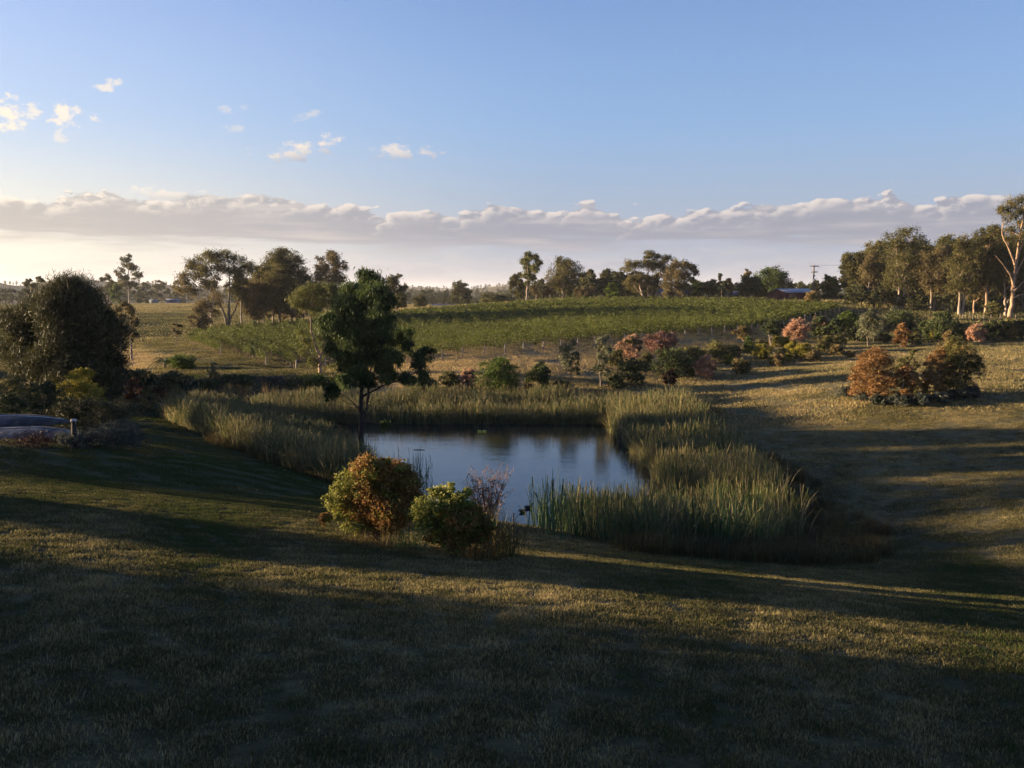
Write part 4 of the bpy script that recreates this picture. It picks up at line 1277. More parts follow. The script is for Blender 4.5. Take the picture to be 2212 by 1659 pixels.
for i, (x, d, top, w, lf, lab) in enumerate(ST):
    gum(lab, x, d=d, top=top, w=w * 1.4, cb=0.27, n=14, leaf=lf, bark='pale' if i % 2 else 'grey', seed=80 + i, leaves_n=5600)
gum('tall brown-headed gum behind the tall dark pond tree', 719, d=200, top=549, w=88, cb=0.4, n=12, leaf='gum_brown', bark='pale', seed=92, leaves_n=5200)
gum('dark gum peeping out right of the tall pond tree', 856, d=215, top=593, w=56, cb=0.3, n=9, leaf='gum_dark', seed=93, leaves_n=3200)
gum('dark low tree at the left end of the vineyard crest', 905, d=300, top=640, w=36, cb=0.1, n=7, leaf='gum_dark', bark='dark', seed=94, leaves_n=1600)
lobed_gum('orange-barked gum with a pale green umbrella crown beside the pond tree', 689, 104,
          [(1050, 520, 55), (1110, 470, 65), (1180, 440, 60), (1260, 430, 60), (1330, 430, 60), (1100, 560, 55), (1190, 530, 65), (1290, 520, 60), (1360, 500, 50), (1210, 600, 45), (1080, 760, 45), (1130, 830, 45), (1090, 900, 40), (1250, 800, 45), (1300, 880, 40), (1180, 980, 40), (1320, 1010, 35)],
          [([(1226, 1075), (1222, 1000), (1235, 930), (1170, 780), (1165, 640), (1190, 480)], .22), ([(1228, 960), (1190, 930), (1120, 890)], .1), ([(1228, 990), (1300, 960), (1340, 940)], .09), ([(1235, 930), (1270, 800), (1300, 560)], .12)],
          (1226, 1065), Z2, 'gum_fresh', 'orange', 7000, 95, 0.2)

# ------------------------------------------------------------------ centre skyline
Z3 = 0.3617 * 0.6777
gum('dark round tree beside the far white house', 995, d=385, top=611, w=54, cb=0.22, n=10, leaf='gum_dark', bark='dark', seed=101, leaves_n=3000, trunks=2)
gum('dark small tree left of the far white house', 911, d=420, top=641, w=30, cb=0.05, n=7, leaf='gum_dark', bark='dark', seed=102, leaves_n=1500)
for x, top, w, lf, sd, lab in ((1060, 638, 46, 'olive', 103, 'pale bushy tree right of the far white shed'), (1092, 640, 44, 'olive', 104, 'second pale bushy tree, left of the dark column tree')):
    gum(lab, x, d=330, top=top, w=w, cb=0.05, n=7, leaf=lf, bark='grey', seed=sd, leaves_n=1800)
gum('dark column-shaped tree beside the tall lemon gum', 1117, d=272, top=592, w=34, cb=0.2, n=9, leaf='gum_dark', bark='dark', seed=105, leaves_n=2600, shape='column')
lobed_gum('tall slim light green gum with V-shaped crown on the vineyard crest', 1137, 262,
          [(1340, 150, 38), (1310, 200, 40), (1390, 170, 36), (1420, 210, 30), (1330, 260, 40), (1380, 260, 40), (1345, 320, 36), (1310, 330, 30), (1375, 330, 26), (1330, 380, 26)],
          [([(1318, 560), (1322, 460), (1325, 380), (1330, 200)], .32), ([(1324, 440), (1360, 330), (1400, 210)], .2)], (1318, 548), Z3, 'gum_fresh', 'pale', 3400, 106)
gum('spreading gum on the skyline right of the slim light gum', 1215, d=275, top=563, w=82, cb=0.28, n=13, leaf='gum', bark='pale', seed=107, leaves_n=4600)
gum('narrow gum right of the spreading skyline gum', 1274, d=285, top=585, w=36, cb=0.25, n=8, leaf='gum_dark', seed=108, leaves_n=2000)
gum('small gum left of the green round tree', 1308, d=300, top=590, w=42, cb=0.2, n=8, leaf='gum_dark', seed=109, leaves_n=2000)
gum('round fresh green tree on the crest left of the big umbrella gum', 1324, d=255, top=612, w=42, cb=0.08, n=9, leaf='green', bark='grey', seed=110, leaves_n=2600)
gum('low olive tree at the vineyard top below the narrow gum', 1262, d=250, top=622, w=44, cb=0.15, n=8, leaf='gum_brown', bark='grey', seed=111, leaves_n=2200)
for x, sd, lab in ((1158, 112, 'pale bare-trunked gum just right of the slim light gum'), (1172, 113, 'second pale-trunked gum right of the slim light gum'), (1190, 114, 'third pale-trunked gum, under the spreading gum')):
    gum(lab, x, d=290, top=612 + (sd % 3) * 4, w=34, cb=0.4, n=6, leaf='gum_brown', seed=sd, leaves_n=1400)
Z4 = 0.2451
lobed_gum('big umbrella-crowned gum on the crest with pale leaning trunks', 1391, 246,
          [(455, 105, 48), (520, 125, 45), (590, 140, 50), (290, 185, 50), (350, 175, 45), (420, 180, 50), (500, 190, 60), (580, 200, 60), (250, 220, 32), (380, 300, 60), (460, 320, 60), (320, 340, 60), (400, 390, 60), (500, 360, 60), (290, 310, 40), (540, 290, 50), (460, 420, 45)],
          [([(410, 500), (400, 430), (370, 330), (350, 230)], .4), ([(448, 505), (460, 440), (440, 300), (470, 140)], .36), ([(460, 450), (540, 320), (580, 170)], .26)],
          (420, 490), Z4, 'gum', 'pale', 6800, 121, 0.35)
lobed_gum('brownish spreading gum right of the umbrella gum', 1459, 240,
          [(660, 230, 50), (720, 190, 50), (780, 200, 45), (830, 220, 38), (870, 260, 30), (640, 300, 55), (710, 290, 60), (780, 300, 50), (620, 380, 55), (700, 380, 60), (770, 380, 50), (640, 440, 40), (740, 440, 40), (840, 330, 30)],
          [([(700, 515), (715, 470), (690, 380), (700, 240)], .3), ([(712, 480), (790, 340), (840, 250)], .22)], (700, 505), Z4, 'gum_brown', 'orange', 5600, 122, 0.28)
gum('small forked tree at the foot of the brownish spreading gum', 1444, d=228, top=628, w=32, cb=0.3, n=6, leaf='gum_brown', bark='dark', seed=123, leaves_n=1300)
gum('light green bush-tree right of the brownish spreading gum', 1506, d=262, top=610, w=34, cb=0.05, n=7, leaf='green', bark='grey', seed=124, leaves_n=1700)
gum('dark tree behind the brownish spreading gum', 1492, d=275, top=602, w=40, cb=0.05, n=8, leaf='dark', bark='dark', seed=125, leaves_n=2000)
gum('small umbrella-shaped tree on the crest lawn', 1531, d=244, top=611, w=42, cb=0.5, n=7, leaf='gum_dark', bark='grey', seed=126, leaves_n=1900)
gum('dark pointed cypress on the crest', 1553, d=262, top=588, w=20, cb=0.05, n=9, leaf='dark', bark='dark', seed=127, leaves_n=1900, shape='cone', name='cypress_tree', droop=-0.3)
palm('large dark palm below the cypress on the crest', 1557, 246, 606, 6, 18, 5.0)
gum('spiky narrow tree right of the crest palm', 1571, d=246, top=603, w=24, cb=0.35, n=6, leaf='gum_dark', bark='grey', seed=128, leaves_n=1100)
gum('dark forked tree left of the broad crest tree', 1615, d=246, top=598, w=68, cb=0.3, n=10, leaf='dark', bark='dark', seed=129, leaves_n=3200, trunks=2)
gum('pale sparse tree rising behind the dark forked tree', 1611, d=290, top=580, w=24, cb=0.5, n=5, leaf='tan', bark='pale', seed=130, leaves_n=800)
gum('broad dark green tree left of the red barn', 1664, d=258, top=584, w=88, cb=0.12, n=13, leaf='wattle', bark='grey', seed=131, leaves_n=4600)
gum('dark green tree right of the power pole', 1790, d=238, top=597, w=50, cb=0.12, n=10, leaf='wattle', bark='grey', seed=132, leaves_n=3000)
gum('low green tree behind the barn roof end', 1754, d=300, top=612, w=34, cb=0.1, n=6, leaf='dark', bark='grey', seed=133, leaves_n=1200)
shrub('clipped dark hedge right of the red barn', 1800, d=244, top=640, w=90, leaf='dark', seed=134, n=2200, nl=12, cb=0.1)
shrub('light olive bushy tree alone on the slope below the barn', 1755, y=667, top=629, w=40, leaf='tan', seed=135, n=2400, cb=0.3, name='small_tree', cat='tree', stems=2)

# buildings on the crest
root, bh, bw, ev = shed('long white farmhouse with dark roof in the far valley', 958, 420, 46, 657, 9, WHITE, SLATE, 0.0, 0.42, 'farmhouse', 'house', True, BRICK)
for sg in (-1, 1):
    mb = MB(); gx = sg * bw * .36
    mb.add([(gx - 2.2, -7, -.4), (gx + 2.2, -7, -.4), (gx + 2.2, -3, -.4), (gx - 2.2, -3, -.4), (gx - 2.2, -7, ev), (gx + 2.2, -7, ev), (gx + 2.2, -3, ev), (gx - 2.2, -3, ev), (gx, -7, bh * .9), (gx, -3, bh * .9)],
           [(0, 1, 5, 4), (2, 3, 7, 6), (1, 2, 6, 5), (3, 0, 4, 7), (4, 5, 8), (6, 7, 9)])
    mb.build('gable_wing', WHITE, root)
    rb = MB()
    for s2 in (-1, 1):
        A = [(gx + s2 * 2.7, -7.4, ev - .2), (gx, -7.4, bh * .93), (gx, -2.5, bh * .93), (gx + s2 * 2.7, -2.5, ev - .2)]
        rb.add(A + [(q[0], q[1], q[2] + .12) for q in A], [(0, 1, 2, 3), (7, 6, 5, 4), (0, 4, 5, 1), (2, 6, 7, 3), (3, 7, 4, 0), (1, 5, 6, 2)])
    rb.build('gable_roof', SLATE, root)
MB().box((bw * .1, 0, bh + .2), (.7, .7, 1.2)).build('chimney', BRICK, root)
shed('low white shed right of the far dark round tree', 1012, 415, 14, 663, 5, WHITE, WHITE)
shed('low far shed with pale blue-grey roof', 1034, 410, 24, 661, 7, BLUE, TIN)
root, bh, bw, ev = shed('dark red iron barn with grey roof on the crest', 1709, 243, 66, 624, 12, REDW, TIN, 0.12, 0.36, 'barn', 'barn', False)
MB().box((-bw * .32, -6.05, ev * .42), (2.0, .08, ev * .84)).build('door', BRICK, root)
shed('low cream farmhouse almost hidden behind the brownish gum', 1448, 272, 60, 624, 9, CREAM, SLATE, 0.0, 0.5, 'farmhouse', 'house')
shed('cream cottage glimpsed between the crest palm and dark trees', 1588, 275, 44, 628, 8, CREAM, SLATE, 0.0, 0.5, 'cottage', 'house')


def power_pole():
    b = spot(1754, d=252); Hh, _ = size_at(b, 573)
    root = empty('power_pole', b, 0.1); tag(root, 'timber power pole with two crossarms standing behind the red barn', 'power pole')
    tm = plain('pole_timber', (0.15, 0.125, 0.105), (0.1, 0.08, 0.07), 4.0, 0.9)
    MB().tube([(0, 0, -.5), (0, 0, Hh * .5), (0, 0, Hh)], [.24, .21, .18], 8).build('pole', tm, root, True)
    im = plain('insulator', (0.5, 0.5, 0.48), (0.4, 0.4, 0.4), 2.0, 0.3)
    for z, w in ((Hh - .25, 2.7), (Hh - 1.9, 2.0)):
        cr = MB().box((0.05, -.2, z), (w, .2, .24)).build('crossarm', tm, root)
        for q in (-.46, -.2, .2, .46):
            MB().tube([(w * q, -.2, z + .09), (w * q, -.2, z + .22), (w * q, -.2, z + .3)], [.05, .07, .03], 6).build('insulator', im, cr)
    MB().tube([(0, -.42, Hh - 4.9), (0, -.42, Hh - 4.8), (0, -.42, Hh - 3.9), (0, -.42, Hh - 3.8)], [.1, .27, .27, .12], 10).build('transformer', TIN, root, True)
    MB().tube([(0.25, -.1, Hh - 3.2), (0.25, -.1, Hh - 2.7)], [.08, .08], 6).build('fuse', im, root)
    wm = plain('wire', (0.06, 0.06, 0.06), (0.04, 0.04, 0.04), 1.0, 0.5)
    e0 = spot(2300, d=215)
    for k, q in enumerate((-1.2, 1.2)):
        a = np.array([b[0] + q, b[1] - .2, b[2] + Hh]); c = np.array([e0[0], e0[1] + q, e0[2] + 15.5])
        t = np.linspace(0, 1, 24)[:, None]; P = a * (1 - t) + c * t; P[:, 2] -= 4 * 1.6 * (t * (1 - t))[:, 0]
        o = MB().tube(P, [.022] * 24, 3).build('power_line', wm)
        tag(o, 'farther of the two thin power wires running right from the pole' if k else 'nearer of the two thin power wires running right from the pole', 'wire')


power_pole()

# ------------------------------------------------------------------ right-hand stand
Z5 = 0.3064
lobed_gum('tallest gum at the right edge with smooth orange-pink trunk', 2181, 180,
          [(1590, 120, 45), (1650, 90, 40), (1520, 160, 35), (1560, 200, 35), (1490, 240, 32), (1650, 180, 45), (1700, 150, 45), (1640, 260, 35), (1580, 300, 30), (1690, 280, 40), (1600, 340, 36), (1560, 370, 28), (1700, 380, 35), (1530, 300, 22), (1740, 220, 40)],
          [([(1588, 915), (1600, 760), (1612, 560), (1622, 380), (1640, 120)], .46), ([(1606, 690), (1570, 600), (1520, 540), (1450, 470)], .26), ([(1610, 560), (1560, 430), (1500, 330), (1500, 230)], .24), ([(1600, 770), (1640, 745), (1700, 740)], .2), ([(1612, 600), (1660, 500), (1690, 380)], .2), ([(1605, 720), (1660, 660), (1720, 600)], .18), ([(1618, 470), (1670, 350), (1700, 200)], .18)],
          (1588, 905), Z5, 'gum', 'orange', 3600, 141, 0.45, twigs=0.7, spread=0.4)
lobed_gum('forked pale trunk leaning left of the tallest gum', 2172, 182, [(1540, 650, 36), (1560, 700, 30), (1530, 610, 30), (1580, 660, 25)],
          [([(1558, 915), (1560, 810), (1540, 720), (1530, 650)], .3), ([(1560, 800), (1585, 770)], .15)], (1558, 905), Z5, 'gum_brown', 'pale', 700, 142)
RS = ((1836, 232, 549, 52, .3, 'gum_dark', 'left end gum of the right-hand stand'), (1862, 236, 560, 46, .3, 'gum_brown', 'brown gum second from the left in the right-hand stand'), (1884, 228, 525, 72, .3, 'gum', 'round-shouldered gum third from the left in the right-hand stand'),
      (1915, 232, 530, 60, .28, 'gum_brown', 'brown gum left of the right stand summit'), (1944, 205, 503, 84, .36, 'gum_dark', 'gum forming the left summit of the right-hand stand'), (1975, 222, 535, 60, .3, 'gum', 'gum right of the left summit'),
      (2013, 200, 544, 66, .38, 'gum_brown', 'brown multi-stemmed gum behind the white yard rails'), (2037, 225, 515, 74, .28, 'gum_dark', 'dark flat-topped gum behind the brown multi-stemmed one'),
      (2074, 185, 522, 70, .36, 'gum', 'gum with forked pale trunk behind the fence posts'), (2102, 192, 560, 50, .3, 'gum_brown', 'low-crowned gum between the forked gum and the red-trunked gum'), (2128, 186, 495, 66, .45, 'gum_dark', 'straight red-trunked gum left of the tallest gum'),
      (2160, 205, 530, 56, .3, 'gum_dark', 'dark gum just behind the leaning forked trunk'), (2206, 200, 502, 70, .3, 'gum_dark', 'dark gum at the picture edge behind the tallest gum'), (2056, 240, 520, 70, .25, 'gum_dark', 'dark gum deep inside the right-hand stand'), (2110, 245, 525, 70, .25, 'gum_dark', 'dark gum at the back of the stand near the red trunk'), (1990, 245, 530, 70, .25, 'gum_dark', 'dark gum at the back behind the yard rails'), (1870, 246, 545, 60, .2, 'gum_dark', 'dark gum at the back of the left end of the right stand'), (1930, 242, 520, 70, .2, 'gum_dark', 'dark gum directly behind the left summit gum'), (2140, 232, 510, 66, .2, 'gum_dark', 'dark gum at the back between red trunk and tallest gum'), (2190, 236, 520, 70, .2, 'gum_brown', 'brown gum at the back behind the tallest gum'))
for i, (x, d, top, w, cb, lf, lab) in enumerate(RS):
    gum(lab, x, d=d, top=top, w=w * 1.1, cb=cb * .8, n=16, leaf=lf, bark='orange' if 'red-trunked' in lab else ('pale' if i in (4, 6, 8) else 'grey'), seed=150 + i, leaves_n=7000, shape='column' if i % 2 == 0 else 'round', trunks=2 if i in (4, 6, 8) else 1)
for i, (x, d, top, lab) in enumerate(((1850, 240, 560, 'slim gum stem between the first two gums of the right stand'), (1874, 222, 548, 'slim gum stem left of the round-shouldered gum'), (1900, 238, 532, 'slim gum stem right of the round-shouldered gum'), (1926, 215, 522, 'slim gum stem left of the left summit gum'), (1960, 212, 515, 'slim gum stem right of the left summit gum'),
                                          (1998, 226, 538, 'slim gum stem left of the multi-stemmed gum'), (2024, 212, 530, 'slim gum stem right of the multi-stemmed gum'), (2048, 206, 526, 'slim gum stem right of the flat-topped gum'), (2088, 208, 515, 'slim gum stem right of the forked pale gum'), (2114, 214, 508, 'slim gum stem left of the red-trunked gum'), (2146, 212, 512, 'slim gum stem right of the red-trunked gum'))):
    gum(lab, x, d=d, top=top, w=44, cb=.34, n=9, leaf=('gum', 'gum_brown', 'gum_dark')[i % 3], bark='grey', seed=180 + i, leaves_n=2600, shape='column')
gum('small thin tree on the slope left of the yard rails', 1888, d=212, top=636, w=34, cb=0.4, n=6, leaf='gum_brown', bark='grey', seed=170, leaves_n=900)
shrub('dark green dense bush right of the yard rails', 2040, d=172, top=672, w=44, leaf='dark', seed=171, n=1900)
shrub('olive bush between the red trunk and the tallest gum', 2144, d=178, top=653, w=42, leaf='olive', seed=172, n=1900)


RAILP = plain('rail_paint', (0.42, 0.37, 0.28), (0.3, 0.26, 0.19), 3.0, 0.8)


def yard_rails():
    a = spot(2003, d=205); c = spot(2046, d=200)
    root = empty('yard_rails', a); tag(root, 'white painted rail fence of a small stock yard among the gums', 'fence')
    v = c - a; ln = np.linalg.norm(v[:2]); rz = math.atan2(v[1], v[0])
    for k in range(5):
        p = v * k / 4; MB().box((p[0], p[1], p[2] + .7), (.14, .14, 1.4), rz).build('post', RAILP, root)
    for z in (.55, .95, 1.35):
        mb = MB().box((v[0] / 2, v[1] / 2 , v[2] / 2 + z), (ln + .2, .05, .13), rz); mb.build('rail', RAILP, root)


yard_rails()
pm = plain('fence_timber', (0.2, 0.17, 0.13), (0.12, 0.1, 0.075), 5.0, 0.9)
for i, (x, y) in enumerate(((2073, 689), (2079, 688), (2085, 687.5), (2093, 690), (2101, 691), (2112, 692), (2124, 693), (2140, 693), (2160, 692), (2193, 692))):
    b = spot(x, d=176 - i * .6); hgt = 1.7 if i == 3 else 1.2
    mb = MB().tube([(0, 0, -.3), (0, 0, hgt * .6), (.02, 0, hgt)], [.095, .09, .08], 6)
    o = mb.build('fence_post', pm, None, loc=tuple(b))
    tag(o, 'thickest and tallest grey post of the paddock fence by the right stand' if i == 3 else 'weathered grey post of the paddock fence by the right-hand stand', 'fence post', 'paddock fence posts by the right stand')

# ------------------------------------------------------------------ shrubs on the slopes beyond the pond
B = [
    # label, x, y_base, top, w, leaf, seed, n, options
    ('pale pink shrub at the left of the upper shrub row', 1722, 740, 688, 58, 'pink', 201, 3000, {}),
    ('dark shrub with a pink top right of the pale pink one', 1768, 733, 681, 52, 'dark', 202, 2600, {'extra': [('pink', 500, None, .55)]}),
    ('green shrub with yellowish top in the upper row', 1829, 733, 674, 66, 'green', 203, 3400, {}),
    ('silvery flowering small tree on a thin stem', 1876, 749, 667, 62, 'silver', 204, 3400, {'cb': .25, 'stems': 2}),
    ('cream-flowered bush peeking over the dark wide shrub', 1925, 722, 661, 40, 'silver', 205, 1500, {}),
    ('wide dark green shrub in the upper row', 1944, 730, 673, 100, 'dark', 206, 3800, {'nl': 11}),
    ('brown column-shaped shrub before the wide dark one', 1947, 751, 698, 34, 'red', 207, 1800, {'shape': 'column'}),
    ('small green shrub right of the brown column shrub', 1979, 748, 718, 34, 'olive', 208, 1400, {}),
    ('small green shrub left of the brown column shrub', 1913, 742, 721, 28, 'olive', 209, 1100, {}),
    ('dark green shrub mass behind the rusty cluster', 2030, 738, 694, 92, 'dark', 210, 3400, {'nl': 11}),
    ('narrow yellow-green shrub above the rusty cluster', 2017, 739, 709, 20, 'yellow', 211, 900, {'shape': 'column'}),
    ('dusky pink shrub right of the dark upper mass', 2109, 740, 700, 42, 'pink', 212, 2200, {}),
    ('dark shrub between the dusky pink one and the right edge', 2140, 737, 693, 42, 'dark', 213, 2000, {}),
    ('green rounded shrub near the right edge', 2178, 735, 691, 50, 'olive', 214, 2400, {}),
    ('dark shrub left of the dusky pink one', 2082, 737, 699, 40, 'olive', 215, 1800, {}),
    # middle slope
    ('grey-green upright sapling on the far bank', 1230, 822, 737, 50, 'silver', 221, 2200, {'shape': 'column', 'name': 'sapling', 'cat': 'sapling', 'cb': .2, 'stems': 1}),
    ('second grey-green sapling, right of the first', 1300, 836, 712, 46, 'silver', 222, 2400, {'shape': 'column', 'name': 'sapling', 'cat': 'sapling', 'cb': .15, 'stems': 1}),
    ('pink and green shrub at the vineyard fence', 1361, 778, 722, 58, 'pink', 223, 2400, {'extra': [('dark', 1000, [1, 3, 5, 7], 0)]}),
    ('purplish pink dome-shaped shrub at the vineyard fence', 1425, 764, 717, 70, 'mauve', 224, 3200, {}),
    ('broad dark green shrub-tree in front of the purplish dome', 1447, 815, 754, 100, 'dark', 225, 4200, {'nl': 12}),
    ('dark spreading layered shrub behind the pale cattails', 1363, 834, 776, 84, 'dark', 226, 3600, {'flat': .5}),
    ('dead brown twiggy bush on the far bank', 1447, 834, 798, 36, 'maroon', 227, 1600, {}),
    ('salmon-pink rounded shrub alone on the slope', 1524, 820, 766, 52, 'pink', 228, 3000, {}),
    ('dull brown-green dome shrub right of the salmon one', 1600, 808, 776, 44, 'tan', 229, 2200, {'extra': [('dark', 700, None, .1)]}),
    ('small yellowish shrub above the dull dome shrub', 1574, 788, 765, 30, 'yellow', 230, 1100, {}),
    ('dull dome shrub farther right on the grass edge', 1680, 793, 764, 38, 'tan', 231, 1900, {'extra': [('dark', 600, None, .1)]}),
    ('yellow-green dome shrub in the middle of the slope', 1644, 777, 744, 48, 'yellow', 232, 2200, {}),
    ('green cone-shaped shrub beside the tan tree', 1616, 763, 726, 30, 'green', 233, 1600, {'shape': 'cone'}),
    ('slim tan-leaved tree by the fence', 1604, 748, 703, 36, 'tan', 234, 1900, {'cb': .35, 'name': 'small_tree', 'cat': 'tree', 'stems': 1}),
    ('dark flat-topped small tree with a pale trunk by the fence', 1667, 748, 694, 50, 'dark', 235, 2300, {'cb': .5, 'name': 'small_tree', 'cat': 'tree', 'stems': 1, 'bark': 'pale'}),
    ('yellow feathery shrub under the dark flat-topped tree', 1688, 750, 728, 40, 'yellow', 236, 1500, {}),
    ('golden dome shrub left of the twin golden domes', 1714, 768, 739, 44, 'yellow', 237, 2000, {}),
    ('largest golden dome shrub on the slope', 1736, 777, 743, 46, 'yellow', 238, 2200, {}),
    ('dull brown dome shrub right of the golden ones', 1757, 782, 755, 38, 'tan', 239, 1900, {}),
    ('olive shrub with yellow flowers above the salmon shrub', 1496, 783, 751, 52, 'olive', 240, 2200, {'extra': [('yellow', 400, None, .4)]}),
    ('wispy dark shrub in the middle of the slope', 1552, 782, 743, 62, 'olive', 241, 1900, {'spread': .36}),
    ('dark low shrub at the start of the upper row', 1790, 762, 726, 64, 'olive', 242, 2600, {}),
    ('small dull shrub on the grass edge right of the dull dome', 1808, 768, 746, 34, 'tan', 243, 1200, {}),
    ('tiny shrub farthest right on the grass edge', 1838, 773, 757, 22, 'tan', 244, 700, {}),
    ('dark bush filling the gap right of the pink-topped shrub', 1802, 736, 690, 52, 'dark', 260, 2200, {}),
    ('dark bush between the yellowish green shrub and the silvery tree', 1853, 739, 692, 46, 'dark', 261, 2000, {}),
    ('olive bush just right of the silvery tree', 1903, 736, 688, 50, 'olive', 262, 2000, {}),
    ('dark bush right of the wide dark shrub', 1996, 737, 692, 56, 'dark', 263, 2200, {}),
    ('dark bush above the right of the rusty cluster', 2064, 738, 696, 46, 'dark', 264, 1900, {}),
    ('dark bush just left of the green rounded shrub at the right', 2160, 736, 692, 36, 'dark', 265, 1600, {}),
    ('dark bush cut by the right picture edge', 2204, 734, 690, 46, 'dark', 266, 1900, {}),
    ('olive bush below the purplish dome shrub', 1396, 800, 762, 48, 'olive', 267, 1800, {}),
    ('olive bush left of the salmon shrub', 1486, 812, 778, 40, 'olive', 268, 1500, {}),
    ('olive bush by the fence left of the slim tan tree', 1545, 760, 736, 40, 'olive', 269, 1400, {}),
    ('tan bush below the slim tan tree', 1583, 772, 746, 38, 'tan', 270, 1400, {}),
    ('olive bush between the cone shrub and the flat-topped tree', 1640, 758, 732, 34, 'olive', 271, 1200, {}),
    ('olive bush left of the golden domes', 1690, 778, 752, 34, 'olive', 272, 1200, {}),
    ('olive bush between the two grey-green saplings and the pink shrub', 1332, 800, 756, 46, 'olive', 273, 1700, {}),
    ('low yellow bush at the foot of the golden domes', 1702, 783, 764, 30, 'yellow', 274, 1000, {}),
    ('dark low bush right of the broad dark shrub-tree', 1492, 800, 774, 40, 'dark', 275, 1300, {}),
    # far bank
    ('large bright green rounded shrub on the far bank', 1082, 847, 776, 106, 'green', 251, 5200, {'nl': 12}),
    ('salmon-tipped shrub left of the bright green one', 1012, 842, 799, 46, 'pink', 252, 2200, {'extra': [('dark', 500, None, -.2)]}),
    ('dark rounded shrub right of the bright green one', 1164, 839, 783, 60, 'dark', 253, 3400, {}),
    ('olive low shrub left of the salmon-tipped one', 972, 840, 802, 54, 'olive', 254, 2200, {}),
    ('low dark green shrub at the reeds by the tall tree', 915, 849, 818, 82, 'dark', 255, 3000, {}),
    ('tiny rust red bush between the green and dark shrubs', 1143, 845, 828, 24, 'red', 256, 800, {}),
    ('low dark bush right of the second sapling', 1330, 838, 812, 44, 'dark', 257, 1400, {}),
    ('low green bush behind the cattails left of the sapling', 1215, 842, 822, 40, 'olive', 258, 1100, {}),
]
for lab, x, y, top, w, lf, sd, n, op in B:
    shrub(lab, x, y=y, top=top, w=w, leaf=lf, seed=sd, n=n, **op)

# the rusty cluster on the right-hand lawn
for lab, x, d, top, w, lf, sd, n, op in (
        ('largest rust-red rounded shrub of the cluster on the right lawn', 1890, 77.5, 748, 104, 'red', 301, 7500, {'nl': 12}),
        ('smaller rust-red shrub in the middle of the cluster', 1957, 76, 787, 64, 'red', 302, 4200, {'nl': 9}),
        ('olive shrub between the rust-red shrubs of the cluster', 1968, 79, 752, 60, 'olive', 303, 3200, {}),
        ('orange-brown upright shrub right of centre in the cluster', 2024, 76.5, 757, 60, 'red', 304, 4200, {'shape': 'column', 'extra': [('olive', 1200, None, 0)]}),
        ('tall dark olive shrub at the right of the cluster', 2070, 77.5, 730, 92, 'olive', 305, 7500, {'nl': 13, 'shape': 'column', 'extra': [('tan', 900, None, .2)]}),
        ('tan plume-topped shrub at the back of the cluster', 2043, 80, 712, 42, 'tan', 306, 1900, {'shape': 'column'})):
    shrub(lab, x, d=d, top=top, w=w, leaf=lf, seed=sd, n=n, cb=0.08, **op)
LOW = 'low grey-green shrubs at the foot of the rusty cluster'
for i, (x, y, w) in enumerate(((1832, 860, 44), (1866, 868, 48), (1905, 874, 52), (1948, 877, 54), (1990, 875, 52), (2030, 871, 50), (2068, 866, 48), (2100, 859, 40))):
    shrub(('leftmost' if i == 0 else 'rightmost' if i == 7 else ['', 'second', 'third', 'fourth', 'fifth', 'sixth', 'seventh'][i] + ' from left') + ' low grey-green mound under the rusty cluster', x, y=y, top=y - 24, w=w, leaf='greyblue', seed=320 + i, n=1500, nl=6, group=LOW, L=0.13)

# ------------------------------------------------------------------ foreground bushes
def fore_bush(name, label, x, d, top, w, n, seed, lobes_px, org, leafk, extra):
    b = spot(org[0], y=org[1]); s = K / FPX * b[1]; r = np.random.default_rng(seed)
    lobes = []
    for px, py, rr in lobes_px:
        lobes.append(((px - org[0]) * s, r.uniform(-.5, .5) * rr * s * 1.6, (org[1] - py) * s, rr * s, rr * s * .9))
    tr = []
    for k in range(6):
        q = lobes[k % len(lobes)]
        tr.append(([(r.normal(0, .04), r.normal(0, .04), -.2), (q[0] * .35, q[1] * .4, q[2] * .4), (q[0] * .8, q[1] * .8, q[2] * .85)], .035))
    plant(name, label, 'shrub', b, lobes, leafk, n, .062, .036, seed, tr, 'twig', .035, 0.0, 24, .2, .2, .6, None, 'foliage', 'stem', extra)


fore_bush('leafy_bush', 'large rounded foreground bush, green on the left and rusty on the right', 820, 24.2, 985, 210, 6800, 401,
          [(745, 1075, 40), (770, 1030, 40), (800, 1010, 36), (740, 1120, 34), (780, 1100, 42), (815, 1060, 46), (850, 1030, 40), (875, 1050, 34), (885, 1090, 28), (850, 1100, 42), (815, 1125, 36), (720, 1095, 26), (780, 1145, 24), (850, 1145, 24), (795, 998, 18), (705, 1080, 16), (728, 1045, 15), (760, 1003, 14), (833, 992, 14), (893, 1032, 16), (905, 1072, 15), (700, 1120, 14), (868, 1008, 13)],
          (820, 1172), 'bush', [('bush_red', 12500, [4, 5, 6, 7, 8, 9, 10, 2, 18, 20, 21], 0)])
fore_bush('leafy_bush', 'smaller green foreground bush on the right, rusty low down', 978, 23.0, 1045, 150, 8000, 402,
          [(930, 1095, 34), (960, 1075, 32), (990, 1085, 32), (925, 1130, 30), (960, 1125, 38), (1000, 1115, 34), (1020, 1100, 22), (945, 1160, 26), (985, 1165, 28), (1015, 1145, 24), (905, 1085, 14), (938, 1058, 15), (975, 1045, 13), (1010, 1062, 14), (905, 1120, 14), (1035, 1125, 20), (1045, 1155, 20), (1060, 1130, 14)],
          (978, 1205), 'bush', [('bush_red', 4200, [5, 6, 8, 9, 7, 15, 16, 17], 0)])


